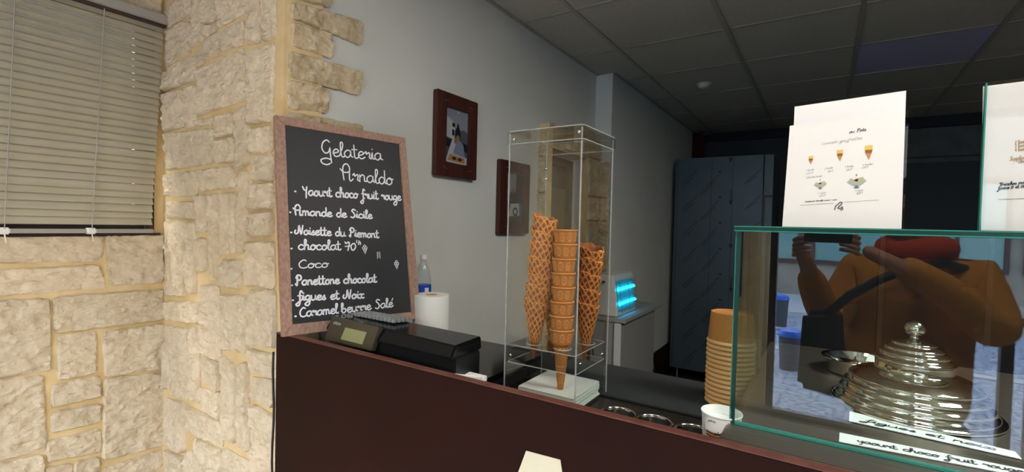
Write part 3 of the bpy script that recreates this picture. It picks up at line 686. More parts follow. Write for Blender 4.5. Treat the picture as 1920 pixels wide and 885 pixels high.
mk('display_panel', MB().hexa([rel(p-nn*.018, cr_) for p in dp], [rel(p, cr_) for p in dp]), 'smoke_panel', cr_, bevel=.0015)
lp = [onp(x, y, A0+nn*.001, nn) for x, y in ((648,614),(688,623),(679.5,646),(639,636))]
scn = mk('screen', MB().poly([rel(p, cr_) for p in lp], nn, .001), 'lcd', cr_)
lt = MB(); a = onp(625, 607, A0+nn*.001, nn); b_ = onp(639, 610, A0+nn*.001, nn); write(lt, 'CASIO', rel(a, cr_), rel(b_, cr_), .0032, nn, .0009, k=2)
mk('lettering', lt, 'paper', cr_)
mat('key_grey', '9a9da0', .5)
kp0 = at(672, 600, 'z', TZ-EYE+.008); 
km = None
for r_ in range(4):
    for c_ in range(11):
        p = Vector((-1.20+c_*.0165+.004*r_, .975+r_*.0135, TZ+.006)); 
        if km is None: km = mk('key', MB().box(-.0065,.0065,-.005,.005,0,.011), 'key_grey', cr_, bevel=.0015); o = km
        else: o = km.copy(); COL.objects.link(o)
        o.location = rel(p, cr_)
# low black box right of it
p = [at(x, y, 'z', -.40) for x, y in ((903,642),(945,652),(940,722),(855,700))]
X0, X1 = -.93, -.715
t = thing('receipt_printer', 'low black box with glossy lid between the register and cone display', 'printer', (-.82, 1.1, CT))
mk('body', MB().box(-.098,.105,-.115,.19,0,.035), 'black_plastic', t, bevel=.004); mk('lid', MB().box(-.098,.105,-.115,.19,.036,.05), 'black_gloss', t, bevel=.003)
b = MB(); q0 = [at(x, y, 'z', -.352) for x, y in ((856,700),(884,700),(922,716),(906,728))]
zq = CT+.055
tag(mk('paper_slip', MB().hexa([(-.80,.90,zq),(-.69,.90,zq),(-.70,.975,zq),(-.82,.975,zq)], [(-.80,.90,zq+.004),(-.69,.90,zq+.004),(-.70,.975,zq+.012),(-.82,.975,zq+.012)]), 'paper'), 'white paper slip lying on the low black box', 'paper')
tag(mk('pen', MB().tube([(-.775,.91,zq+.018),(-.69,.94,zq+.018)], .0035, 8), 'cup_white', smooth=1), 'white pen lying across the paper slip behind the panel', 'pen')
# paper roll and bottle on the ledge behind the register
pr = at(809, 552, 'y', 1.28); px0 = pr.x
t = thing('paper_roll', 'white paper towel roll standing between the chalkboard and the wall', 'paper roll', (px0, 1.28, CT)); zr = pr.z-CT
mk('sheet_roll', MB().lathe([(.022,0),(.062,0),(.0635,.01),(.0635,zr-.004),(.062,zr),(.022,zr),(.022,0)], 40), 'napkin', t, smooth=1)
mk('core', MB().lathe([(.0195,.001),(.0215,.001),(.0215,zr-.001),(.0195,zr-.001),(.0195,.001)], 30), 'kraft', t, smooth=1)
pb = at(793, 543, 'x', WX+.075); zb_ = pb.z
t = thing('water_bottle', 'clear plastic water bottle with a blue label behind the paper roll', 'bottle', (pb.x, pb.y, CT)); 
zt_ = at(790, 478, 'x', WX+.075).z-CT; s_ = zt_
prof = [(.001,.002),(.028,.0),(.033,.006),(.033,s_*.28),(.031,s_*.30),(.033,s_*.32),(.033,s_*.62),(.031,s_*.7),(.022,s_*.84),(.0135,s_*.9),(.0125,s_*.93),(.0125,s_*.985)]
mk('bottle_body', MB().lathe(prof, 32), 'clear_b' if 'clear_b' in MATS else (glass('clear_b', (.86,.9,.92), 1.45, .05, .10) and 'clear_b'), t, smooth=2)
mat('label_blue', '1c4fc0', .4); mat('label_white', 'dfe4ea', .5)
mk('label', MB().lathe([(.0336,s_*.42),(.0336,s_*.62)], 32), 'label_blue', t, smooth=2)
for a0 in (-2.2, -.6, 1.1): lb = MB().add([(.0341*math.cos(a0+d), .0341*math.sin(a0+d), z_) for d in (0, .25, .5) for z_ in (s_*.45, s_*.59)], [(0,1,3,2),(2,3,5,4)]); mk('label_print', lb, 'label_white', t, smooth=2)
mk('bottle_cap', MB().lathe([(.001,s_),(.0145,s_),(.0145,s_*.945),(.0125,s_*.945)], 24), 'cup_white', t, smooth=1)

# ================================================================== CONE DISPLAY
bx0, bx1, by0, by1 = -.677, -.478, 1.02, 1.212
bzt = relz(.228)
cd = thing('cone_display', 'tall clear acrylic display case holding stacks of ice cream cones', 'display case', ((bx0+bx1)/2, (by0+by1)/2, CT))
cx_, cy_ = cd.location.x, cd.location.y
def cbx(x0,x1,y0,y1,z0,z1): return MB().box(x0-cx_,x1-cx_,y0-cy_,y1-cy_,z0-CT,z1-CT)
g = .003
mk('front_pane', cbx(bx0,bx1,by0,by0+g,CT+.0065,bzt), 'acrylic', cd); mk('back_pane', cbx(bx0,bx1,by1-g,by1,CT+.0065,bzt), 'acrylic', cd)
mk('side_pane', cbx(bx0,bx0+g,by0+g,by1-g,CT+.0065,bzt), 'acrylic', cd); mk('side_pane', cbx(bx1-g,bx1,by0+g,by1-g,CT+.0065,bzt), 'acrylic', cd)
for (x, y) in ((bx0,by0),(bx1,by0),(bx0,by1),(bx1,by1)):
    mk('pane_edge', cbx(x-.0014,x+.0014,y-.0014,y+.0014,CT+.0065,bzt), 'acrylic_edge', cd)
SH = relz(-.308)
sh = MB(); sh.add(cbx(bx0+.004,bx1-.004,by0+.004,by1-.004,SH-.003,SH).v, [(0,3,2,1),(4,5,6,7),(0,1,5,4),(1,2,6,5),(2,3,7,6),(3,0,4,7)])
shelf = mk('shelf', sh, 'acrylic', cd)
lip = [(bx0+.004,by0+.004),(bx1-.004,by0+.004),(bx1-.004,by1-.004),(bx0+.004,by1-.004)]
def ringpts(x0,x1,y0,y1,z,r=.008):
    o = []
    for (cx,cy,a0) in ((x1-r,y0+r,-PI/2),(x1-r,y1-r,0),(x0+r,y1-r,PI/2),(x0+r,y0+r,PI)):
        for k in range(5): a = a0+k*PI/8; o.append((cx+r*math.cos(a)-cx_, cy+r*math.sin(a)-cy_, z-CT))
    return o
for z in (SH, SH-.045): mk('shelf_edge', MB().tube(ringpts(bx0+.004,bx1-.004,by0+.004,by1-.004,z), .0013, 6, True), 'acrylic_edge', shelf, smooth=2)
mk('shelf_flange', cbx(bx0+.004,bx1-.004,by0+.004,by0+.0055,SH-.045,SH-.003), 'acrylic', shelf)
HOLES = {'left': (-.618,1.07,.021), 'mid': (-.538,1.068,.021), 'back': (-.615,1.162,.021), 'right': (-.513,1.158,.021)}
for k, (x, y, r) in HOLES.items():
    mk('hole_rim', MB().tube([(x-cx_+r*math.cos(a*PI/12), y-cy_+r*math.sin(a*PI/12), SH-CT+.001) for a in range(24)], .0016, 6, True), 'acrylic_edge', shelf, smooth=2)
lid = mk('top_cap', cbx(bx0-.005,bx1+.005,by0-.005,by1+.005,bzt+.001,bzt+.004), 'acrylic', cd)
for z in (bzt+.004, bzt-.028): mk('cap_edge', MB().tube(ringpts(bx0-.006,bx1+.006,by0-.006,by1+.006,z,.012), .0013, 6, True), 'acrylic_edge', lid, smooth=2)
mk('cap_flange', cbx(bx0-.006,bx1+.006,by0-.0065,by0-.0045,bzt-.028,bzt+.001), 'acrylic', lid); mk('cap_flange', cbx(bx1+.0045,bx1+.0065,by0-.0045,by1+.006,bzt-.028,bzt+.001), 'acrylic', lid)
sc_ = None
for (x, y, z, ax) in ((bx0+.015,by0-.004,bzt-.015,1),(bx1-.006,by0-.004,bzt-.012,1),(bx0+.018,by0-.002,SH-.025,1),(bx1+.002,by0+.02,SH-.02,0),(bx1+.002,by1-.04,SH-.025,0),(bx0,by1-.002,relz(.16),1),(bx0,by1-.002,relz(.13),1)):
    pr_ = [(.0005,.004),(.0035,.003),(.0045,.001),(.0045,0)]
    mb = MB().lathe(pr_, 12); o = mk('screw', mb, 'mirror_chrome', cd, smooth=2); o.rotation_euler = (PI/2, 0, 0) if ax else (0, PI/2, 0); o.location = (x-cx_, y-cy_, z-CT)

# cones
def ridge(o, cols):
    at_ = o.data.attributes.new('ridge', 'FLOAT', 'POINT')
    for i, c_ in enumerate(cols): at_.data[i].value = c_
for nm, lo, hi in (('waffle', '9c4c16', 'f4a858'), ('wafer', 'c47a36', 'eaa862')):
    m = MATS[nm]; n_ = m.node_tree.nodes; L_ = m.node_tree.links
    a_ = n_.new('ShaderNodeAttribute'); a_.attribute_name = 'ridge'; mx_ = n_.new('ShaderNodeMix'); mx_.data_type = 'RGBA'; mx_.inputs[6].default_value = lin(lo); mx_.inputs[7].default_value = lin(hi)
    tn = n_.new('ShaderNodeTexNoise'); tn.inputs['Scale'].default_value = 40; tc_ = n_.new('ShaderNodeTexCoord'); L_.new(tc_.outputs['Object'], tn.inputs[0])
    mu = n_.new('ShaderNodeMix'); mu.data_type = 'RGBA'; mu.blend_type = 'MULTIPLY'; mu.inputs[0].default_value = .35
    L_.new(a_.outputs['Fac'], mx_.inputs[0]); L_.new(mx_.outputs[2], mu.inputs[6]); L_.new(tn.outputs[0], mu.inputs[7]); L_.new(mu.outputs[2], n_['Principled BSDF'].inputs['Base Color'])
def waffle_mesh():
    n, m_ = 110, 100; Lc = .152; R = .0305; vs = []; cols = []
    for j in range(m_+1):
        t = j/m_; z = -Lc*t
        for i in range(n):
            a = 2*PI*i/n; top = .010*math.sin(a+.5)+.0025*math.sin(5*a)+.0015*math.sin(11*a)
            zz = z+top*(1-t)
            r = R*(1-t)**.93+.0012
            # lattice ridges
            U = a*R/(.0096); V = -z/.0110
            s = .5
            U = i/n*11; V = V*.56
            d1 = abs(((U+V) % 1)-.5); d2 = abs(((U-V*.8) % 1)-.5)
            rid = max(max(0, 1-d1*5), max(0, 1-d2*5)); rid = min(1, rid*1.6)
            if t > .72: rid *= .3
            am = .0017
            cols.append(max(rid, 1 if t < .012 else 0))
            seam = .0011 if abs(((a-(.6+2.4*t)+PI) % (2*PI))-PI) < .12 else 0
            rr = r+am*rid+seam+.0006*noise.noise(Vector((3*math.cos(a), 3*math.sin(a), z*60)))
            vs.append((rr*math.cos(a), rr*math.sin(a), zz))
    fs = [(j*n+i, (j+1)*n+i, (j+1)*n+(i+1)%n, j*n+(i+1)%n) for j in range(m_) for i in range(n)]
    cols += [.15]*(9*n)
    k = len(vs)   # inner wall
    for j in range(9):
        t = j/12; z = -Lc*t
        for i in range(n):
            a = 2*PI*i/n; top = .010*math.sin(a+.5)+.0025*math.sin(5*a)+.0015*math.sin(11*a); r = max(.001, (R-.0022)*(1-t)**.93)
            vs.append((r*math.cos(a), r*math.sin(a), z+top*(1-t)))
    fs += [(k+j*n+i, k+j*n+(i+1)%n, k+(j+1)*n+(i+1)%n, k+(j+1)*n+i) for j in range(8) for i in range(n)]
    fs += [(i, (i+1)%n, k+(i+1)%n, k+i) for i in range(n)]
    fs += [tuple(k+8*n+i for i in range(n))]
    return vs, fs, cols
vs, fs, cols = waffle_mesh()
WM = mk('waffle_cone', MB().add(vs, fs), 'waffle', smooth=2)
ridge(WM, cols)
def wafer_mesh():
    n = 96; vs = []; cols = []
    def R_(d):
        if d < .004: return .0305
        if d < .036: return .0287-(d-.004)*.14
        if d < .040: return .0242-(d-.036)*1.0
        if d < .043: return .0208-(d-.040)*.9
        return max(.0062, .0178-(d-.043)*.098)
    ds = [0,.001,.003,.004,.0042]+[.006+.0012*k for k in range(25)]+[.036,.038,.040,.0415,.043]+[.0445+.0016*k for k in range(69)]+[.1545,.157]
    for d in ds:
        for i in range(n):
            a = 2*PI*i/n; r = R_(d); r_0 = r
            if d < .002: r -= .0008*(1-d/.002)
            if .006 < d < .036:   # embossed ovals
                for a0 in [k*2*PI/9 for k in range(9)]:
                    da = ((a-a0+PI) % (2*PI))-PI; q = math.hypot(da*r/.0055, (d-.019)/.0095)
                    if abs(q-1) < .22: r += .0011*(1-abs(q-1)/.22)
                    elif q < .5 : r += .0004
            if .046 < d < .15:
                if abs(d-.092) < .0018 or abs(d-.045) < .001: r += .001
                elif d < .135:
                    U = i/n*10; V = d/.0105
                    d1 = abs(((U+V) % 1)-.5); d2 = abs(((U-V) % 1)-.5)
                    r += .0010*max(max(0, 1-d1*6), max(0, 1-d2*6))
            cols.append(1 if d < .003 else min(1, max(0, (r-r_0)/.0009)))
            if d > .154: r *= max(.05, 1-((d-.154)/.003)**2*.6)
            vs.append((r*math.cos(a), r*math.sin(a), -d))
    m_ = len(ds); fs = [(j*n+i, (j+1)*n+i, (j+1)*n+(i+1)%n, j*n+(i+1)%n) for j in range(m_-1) for i in range(n)]
    fs += [tuple(reversed(range((m_-1)*n, m_*n)))]
    k = len(vs)
    cols += [.3]*(4*n)
    for (r, d) in ((.0270,0),(.0262,.004),(.0222,.034),(.0150,.046)): vs += [(r*math.cos(2*PI*i/n), r*math.sin(2*PI*i/n), -d) for i in range(n)]
    fs += [(k+j*n+i, k+j*n+(i+1)%n, k+(j+1)*n+(i+1)%n, k+(j+1)*n+i) for j in range(3) for i in range(n)]+[(i, (i+1)%n, k+(i+1)%n, k+i) for i in range(n)]+[tuple(k+3*n+i for i in range(n))]
    return vs, fs, cols
vs, fs, cols = wafer_mesh()
CM = mk('cake_cone', MB().add(vs, fs), 'wafer', smooth=2); ridge(CM, cols)
first = {}
def put(proto, key, label, cat, group, locn, rot):
    if key not in first: o = proto; first[key] = 1
    else: o = proto.copy(); COL.objects.link(o)
    tag(o, label, cat, group); o.location = locn; o.rotation_euler = rot; return o
N8 = ['top', 'second', 'third', 'fourth', 'fifth', 'sixth', 'seventh', 'bottom']
zs = [-.011,-.046,-.082,-.117,-.152,-.188,-.223,-.258]
for i, z in enumerate(zs):
    lab = 'moulded wafer cone with embossed ovals, %s in the front middle stack' % (N8[i] if i in (0, 7) else N8[i]+' from the top')
    put(CM, 'c', lab, 'ice cream cone', 'moulded wafer cones in the front stack', (-.538+.0012*math.sin(i*2.1)-.004*(i/7), 1.068, relz(z)), (0, random.uniform(-.008,.008), i*.35))
def wstack(nm, x, y, ztop, dz, n, lean, desc):
    for i in range(n):
        w_ = 'top' if i == 0 else 'bottom' if i == n-1 else ['second', 'third', 'fourth', 'fifth', 'sixth', 'seventh', 'eighth'][i-1]+' from the top'
        put(WM, 'w', 'waffle cone with lattice ridges, %s in the %s stack' % (w_, desc), 'ice cream cone', 'waffle cones in the '+desc+' stack',
            (x+lean*i/n+random.uniform(-.0012,.0012), y+random.uniform(-.001,.001), relz(ztop-dz*i)), (random.uniform(-.02,.02), random.uniform(-.02,.02)-.03, random.uniform(-.9,.9)+2.6))
wstack('left', -.598, 1.07, .020, .036, 7, -.022, 'front left')
wstack('right', -.508, 1.158, -.055, .036, 5, -.008, 'right rear')
wstack('back', -.606, 1.162, -.05, .040, 5, -.010, 'rear left')

# napkins
t = thing('napkin_stack', 'stack of folded white paper napkins under the cone display', 'napkins', (-.565, 1.10, CT))
for i in range(9):
    a = random.uniform(-.03, .03); z0 = .0005+i*.0038+.0065; mb = MB()
    x0, x1, y0, y1 = -.078+random.uniform(-.002,.002), .080+random.uniform(-.003,.003), -.072, .085
    mb.hexa([(x0,y0,z0),(x1,y0,z0),(x1,y1,z0),(x0,y1,z0)], [(x0+.002,y0+.002,z0+.0034),(x1-.001,y0+.002,z0+.0034),(x1-.003,y1,z0+.0044),(x0+.002,y1,z0+.0044)])
    mk('napkin', mb, 'napkin', t, bevel=.0012)

# ================================================================== CUPS
stx, sty = -.193, 1.335
cupm = None; rr = .0575; zc = CT+.0065
top = relz(-.207); hc = .078; dzc = .0118
zrim = top-hc; ncup = int((zrim-zc)/dzc)
prof = [(rr*.86-.004,hc-.006),(rr*.86-.002,hc-.006),(rr*.86-.001,hc),(rr*.86,hc),(rr*.865,hc-.002),(rr*.965,.006),(rr*.995,.005),(rr*1.01,.002),(rr*.995,0),(rr*.95,.001),(rr*.84,hc-.008),(.001,hc-.008)]
profA = [(.001,hc-.006)]+prof[:5]+[(rr*.955,.009)]; profB = [(rr*.955,.009),(rr*.975,.0075),(rr*1.0,.006),(rr*1.02,.003),(rr*1.0,0),(rr*.95,.001)]; profC = [(rr*.95,.001),(rr*.84,hc-.008),(.001,hc-.008)]  # pale rim over darker wall paints in the shading between stacked cups
for i in range(ncup+1):
    if i == 0: cupm = mk('paper_cup', MB().lathe(profA, 48).lathe(profB, 48, mi=1).lathe(profC, 48, mi=1), ['kraft', 'kraft_rim'], smooth=1); o = cupm
    else: o = cupm.copy(); COL.objects.link(o)
    o.location = (stx+.0004*math.sin(i*1.7), sty, zc+dzc*i)
    ords = ['bottom','second','third','fourth','fifth','sixth','seventh','eighth','ninth','tenth','eleventh','twelfth','thirteenth','fourteenth','fifteenth','sixteenth','seventeenth','eighteenth','nineteenth','twentieth','twenty-first']
    tag(o, ('upside-down kraft paper cup on top of the tall stack' if i == ncup else 'upside-down kraft paper cup, %s of the tall stack' % (ords[i]+('' if i == 0 else ' from the bottom'))), 'cup', 'upside-down kraft cups in the tall stack')
wc = at(1353, 775, 'y', .955)
t = thing('paper_cup', 'white printed paper cup in front of the kraft cup stack', 'cup', (wc.x-.0, .955, CT)); Rw = .0345; hw = wc.z-CT+.004
mk('cup_body', MB().lathe([(.001,.006),(Rw*.8,.006),(Rw*.8,0),(Rw*.82,0),(Rw*.99,hw-.004),(Rw*1.03,hw-.003),(Rw*1.04,hw-.001),(Rw*1.02,hw),(Rw*.98,hw-.001),(Rw*.95,hw-.01),(Rw*.79,.02),(.001,.02)], 48), 'cup_white', t, smooth=1)
mk('cup_filling', MB().lathe([(.001,hw-.016),(Rw*.93,hw-.016)], 40), 'paper', t)
pm = MB()
def oncup(a, z, off=.0004): r = Rw*(.82+.17*z/hw)+off; return Vector((r*math.cos(a), r*math.sin(a), z))
for k in range(5): 
    z0 = hw-.052+k*.0055; pm.add([oncup(-2.25+j*.13*1.0, z_, .0005) for j in range(8) for z_ in (z0-.004-.0012*math.sin(j*.45), z0-.0012*math.sin(j*.45))], [(2*j,2*j+2,2*j+3,2*j+1) for j in range(7)])
mat('cup_brown', '8a4a22', .6)
mk('cup_print', pm, 'cup_brown', t)
def cuptext(mb, txt, a0, a1, z, xh, wd):
    ss, W = strokes(txt, .2, 3)
    for s in ss:
        P = [oncup(a0+(a1-a0)*q.x/W, z+q.y*xh, .0006) for q in s]
        for i in range(len(P)-1):
            n_ = Vector((P[i].x, P[i].y, 0)).normalized(); mb.ribbon([P[i], P[i+1]], wd, n_, 0)
tx = MB(); cuptext(tx, 'gelateria', -1.75, -1.15, hw-.033, .0028, .0007); cuptext(tx, 'artisanale', -1.5, -1.05, hw-.042, .0022, .0007); cuptext(tx, 'gelato', -2.1, -1.7, hw-.012, .002, .0006)
for k in range(6): pass
tx.ribbon([oncup(-2.45+.03*k, hw-.02-.004*k, .0006) for k in range(5)], .001, (-.7,-.7,0), 0)
mk('lettering', tx, 'ink', t)

# ================================================================== GLASS CASE
case = thing('glass_display_case', 'glass display case on a steel base at the right of the counter', 'display case', (.4, 1.1, relz(-.38)))
kx, ky, kz = case.location
def kb(x0,x1,y0,y1,z0,z1): return MB().box(x0-kx,x1-kx,y0-ky,y1-ky,relz(z0)-kz,relz(z1)-kz)
GX0, GX1, GY0, GY1, GZ0, GZ1 = -.131, 1.05, .928, 1.33, -.345, .004
mk('front_pane', kb(GX0,GX1,GY0,GY0+.008,GZ0,GZ1-.008), 'pane', case)
mk('top_pane', kb(GX0-.002,GX1,GY0-.006,GY1+.02,GZ1-.0075,GZ1+.002), 'pane', case)
mk('side_pane', kb(GX0,GX0+.008,GY0+.0085,GY1,GZ0,GZ1-.008), 'pane', case)
mk('pane_edge', kb(GX0-.003,GX1,GY0-.0080,GY0-.0062,GZ1-.0055,GZ1+.0002), 'teal_dark', case); mk('pane_edge', kb(GX0-.003,GX1,GY0-.0082,GY0-.0062,GZ1+.0003,GZ1+.002), 'teal_edge', case); mk('pane_edge', kb(GX0-.003,GX1,GY0-.0082,GY0-.0062,GZ1-.0075,GZ1-.0056), 'teal_edge', case)  # pane edge strips: pale ones paint highlight lines, dark ones the core
mk('pane_edge', kb(GX0-.0035,GX0-.0021,GY0-.006,GY1+.02,GZ1-.0075,GZ1+.002), 'teal_edge', case)
mk('pane_edge', kb(GX0-.0015,GX0-.0003,GY0,GY0+.008,GZ0,GZ1-.008), 'teal_edge', case)
mk('pane_edge', kb(GX0+.001,GX0+.0075,GY0-.0012,GY0-.0003,GZ0,GZ1-.008), 'teal_dark', case)
mk('pane_edge', kb(GX0,GX0+.008,GY1,GY1+.002,GZ0,GZ1-.008), 'acrylic_edge', case)
mk('pane_seal', kb(GX0,GX1,GY0-.001,GY0+.009,GZ0-.0005,GZ0+.003), 'teal_edge', case)
mk('base_frame', kb(GX0-.006,GX1,.852,GY0+.012,-.385,GZ0-.001), 'steel', case, bevel=.003)
mk('steel_deck', kb(GX0-.006,GX1,GY0+.0125,1.75,-.40,-.358), 'steel', case, bevel=.002)
mk('case_body', kb(GX0-.003,GX1,.840,1.74,-1.4,-.4005), 'brown_panel', case)

def text_strip(label, pts, txt, xh, wd):
    z = relz(-.3575); P = [Vector((p[0], p[1], z+.001)) for p in pts]
    o = mk('name_strip', MB().poly(P, (0,0,1), .0012), 'paper'); tag(o, label, 'label')
    mb = MB(); a = P[3]*.62+P[0]*.38+(P[1]-P[0])*.06; a = P[3]+(P[0]-P[3])*.3+(P[1]-P[0])*.1; b = P[2]+(P[1]-P[2])*.3-(P[1]-P[0])*.12
    a = Vector((a.x, a.y, z+.0025)); b = Vector((b.x, b.y, z+.0025)); write(mb, txt, a, b, xh, (0,0,1), wd, .15)
    mk('lettering', mb, 'ink', o); return o
def zp(x, y): p = at(x, y, 'z', -.3565); return (p.x, p.y)
text_strip('white strip reading figues et noix beside the lid', [zp(1593,772), zp(1903,848), zp(1916,862), zp(1592,790)], 'figues et noix', .0085, .0024)
text_strip('white strip reading yaourt choco fruit at the front glass', [zp(1574,812), zp(1960,889), zp(1985,907), zp(1573,829)], 'yaourt choco fruit rouge', .0088, .0024)

lc = Vector((.16, 1.27, relz(-.357)))
t = thing('domed_lid', 'polished steel stepped dome lid with a ball knob on the steel deck', 'lid', lc)
t.scale = (.965, .965, .98)
prof = [(.140,.001),(.1405,.004),(.136,.007),(.135,.012),(.1285,.0185),(.127,.024),(.129,.027),(.122,.034),(.120,.040),(.1215,.043),(.113,.050),(.111,.056),(.112,.059),(.103,.065),(.094,.070),(.078,.075),(.069,.079),(.066,.084),(.0665,.097),(.069,.100),(.067,.104),(.060,.109),(.0585,.113),(.0595,.116),(.052,.121),(.050,.124),(.0505,.127),(.040,.132),(.038,.135),(.038,.138),(.026,.142),(.012,.145),(.008,.148),(.007,.151)]
def sub(pf, k=3):
    o = []
    P = cr([(a, b) for a, b in pf], k); return [(p.x, p.y) for p in P]
mk('dome', MB().lathe(sub(prof), 96), 'mirror_chrome', t, smooth=2)
mk('knob', MB().lathe([(.0005+.0175*math.sin(PI*k/20), .1665-.0165*math.cos(PI*k/20)) for k in range(21)], 40), 'mirror_chrome', t, smooth=2)
mk('rim_ring', MB().tube([(.142*math.cos(a*PI/40), .142*math.sin(a*PI/40), .004) for a in range(80)], .003, 8, True), 'mirror_chrome', t, smooth=2)
dc = at(1617, 690, 'z', -.355); 
t = thing('steel_bowl', 'open shallow steel tub behind the domed lid', 'bowl', (.085, 1.50, relz(-.357)))
mk('bowl_body', MB().lathe([(.001,.002),(.07,.002),(.072,.02),(.078,.034),(.084,.036),(.084,.038),(.076,.037),(.069,.02),(.066,.006),(.001,.005)], 56), 'mirror_chrome', t, smooth=1)
mk('paper_liner', MB().poly([(.01,-.02,.0365),(.07,-.03,.037),(.08,.01,.042),(.02,.05,.039)], (0,0,1), .001), 'napkin', t)

# ---- menu sheets on top of the case
def sheet(label, quad, yl, yr, name='menu_sheet'):
    pts = [at(quad[0][0], quad[0][1], 'y', yl), at(quad[1][0], quad[1][1], 'y', yr), at(quad[2][0], quad[2][1], 'y', yr), at(quad[3][0], quad[3][1], 'y', yl)]
    zf = relz(GZ1+.0025); pts[2].z = zf; pts[3].z = zf
    n_ = (pts[1]-pts[0]).cross(pts[3]-pts[0]).normalized(); n_ = n_ if n_.y < 0 else -n_
    o = mk(name, MB().poly(pts, -n_, .0004), 'paper'); tag(o, label, 'menu'); return o, pts, n_
holder = thing('sign_holder', 'clear acrylic holder keeping the left menu sheet upright', 'sign holder', (.02, .955, relz(GZ1+.0025)))
mk('back_plate', MB().box(-.072,.082,.004,.0055,0,.185), 'acrylic', holder); mk('foot', MB().box(-.072,.082,-.003,.03,0,.0015), 'acrylic', holder)
sheet('blank white sheet behind the left menu', [(1490,200),(1699,170),(1691,414),(1480,409)], .958, .955)
s1, q1, n1 = sheet('white menu sheet with drawings of three cones and two sundaes', [(1481,236),(1690,207),(1687,417),(1467,413)], .949, .945)
def onq(px, py, q, n_, off=.0006):
    r = ray(px, py); o = Vector((0, 0, EYE)); return o+r*((q[0]+n_*off-o).dot(n_)/r.dot(n_))
inkg = MB(); inkd = MB(); inkt = MB()
def wt(mb, txt, x0, y0, x1, y1, xh, wd, q, n_, slant=.2): a = onq(x0, y0, q, n_); b = onq(x1, y1, q, n_); write(mb, txt, a, b, xh, n_, wd, slant, k=3, th=0)
wt(inkg, 'Cornets gaufrettes', 1540, 272, 1617, 260, .0022, .0004, q1, n1)
wt(inkd, 'ou Pots', 1592, 250, 1624, 245, .0026, .0007, q1, n1)
for txt, x0, y0, x1, y1 in (('1 boule',1511,321,1526,319),('2,50 €',1511,327,1524,325),('1 pot avec cornet',1511,334,1541,331),('2 boules',1546,318,1562,315),('3,80 €',1552,323,1562,321),('3 boules',1584,314,1600,312),('5,20 €',1587,320,1597,318),('4 boules',1617,311,1636,308),('6,70 €',1616,316,1628,314),('1 coupe',1534,364,1548,362),('6,50 €',1536,369,1548,367),('2 coupes',1604,359,1618,357),('12,50 €',1606,364,1618,362)):
    wt(inkg, txt, x0, y0, x1, y1, .0013, .00035, q1, n1)
wt(inkd, 'Supplement chantilly maison 1 euro', 1509, 379, 1569, 375, .0010, .0004, q1, n1)
inkd.ribbon([onq(1500,385,q1,n1), onq(1563,381,q1,n1)], .0005, n1, 0); inkd.ribbon([onq(1583,379,q1,n1), onq(1648,375,q1,n1)], .0005, n1, 0)
mk('lettering', inkg, 'ink_grey', s1); mk('lettering', inkd, 'ink', s1)
def pp(px, py, off): return onq(px, py, q1, n1, off)
mat('ice_yellow', 'e8c766', .7); mat('cone_tan', 'c89058', .7); mat('cone_brown', '8a6040', .7); mat('sundae_glass', 'a8b8b8', .7); mat('sundae_green', 'b8c09a', .7); mat('logo_grey', '70747c', .7)
for cx, cy, s in ((1520.5,300,8.5), (1575,291,11.5), (1629,285,14.5)):
    a = MB(); a.poly([pp(cx-s*.5, cy-s*.0, .0007), pp(cx+s*.45, cy-s*.06, .0007), pp(cx+.02*s, cy+s, .0007)], mi=0)
    a.poly([pp(cx-s*.52, cy-s*.8, .0008), pp(cx+s*.5, cy-s*.9, .0008), pp(cx+s*.48, cy-s*.1, .0008), pp(cx-s*.48, cy, .0008)], mi=1)
    a.poly([pp(cx-s*.5, cy-s*.25, .0009), pp(cx+s*.48, cy-s*.32, .0009), pp(cx+s*.35, cy+s*.12, .0009), pp(cx-s*.35, cy+s*.15, .0009)], mi=2)
    mk('cone_drawing', a, ['cone_tan', 'ice_yellow', 'cone_brown'], s1)
for cx, cy, s in ((1538,346,13), (1606,341,19)):
    a = MB(); a.poly([pp(cx-s, cy, .0007), pp(cx+s, cy-s*.15, .0007), pp(cx+s*.35, cy+s*.35, .0007), pp(cx-s*.35, cy+s*.38, .0007)], mi=0)
    a.poly([pp(cx-s*.85, cy-s*.05, .0008), pp(cx-s*.6, cy-s*.35, .0008), pp(cx-s*.2, cy-s*.2, .0008), pp(cx+.1*s, cy-s*.35, .0008), pp(cx+s*.6, cy-s*.5, .0008), pp(cx+s*.9, cy-s*.15, .0008), pp(cx, cy+s*.1, .0008)], mi=1)
    a.poly([pp(cx-s*.3, cy-s*.1, .0009), pp(cx-s*.05, cy-s*.3, .0009), pp(cx+s*.2, cy-s*.25, .0009), pp(cx+s*.1, cy-.02*s, .0009)], mi=2)
    a.poly([pp(cx-s*.07, cy+s*.35, .0008), pp(cx+s*.07, cy+s*.35, .0008), pp(cx+s*.3, cy+s*.6, .0008), pp(cx-s*.3, cy+s*.63, .0008)], mi=3)
    a.poly([pp(cx-s*.08, cy-s*.6, .0008), pp(cx+s*.08, cy-s*.6, .0008), pp(cx+s*.06, cy-s*.75, .0008), pp(cx-s*.06, cy-s*.75, .0008)], mi=3)
    mk('sundae_drawing', a, ['sundae_glass', 'sundae_green', 'red_dark', 'logo_grey'], s1)
a = MB(); lg = [(1565,393),(1567,386),(1572,382),(1576,379),(1579,380),(1577,384),(1573,387),(1571,390),(1576,391),(1579,388),(1580,392),(1577,394)]
for i in range(len(lg)-1): a.ribbon([pp(*lg[i], .0006), pp(*lg[i+1], .0006)], .0022, n1, .0001)
mk('emblem', a, 'logo_grey', s1)
s2, q2, n2 = sheet('white menu sheet in a clear stand cut off by the right edge', [(1843,162),(2035,138),(2035,424),(1840,420)], .935, .931)
a1, a2 = MB(), MB()
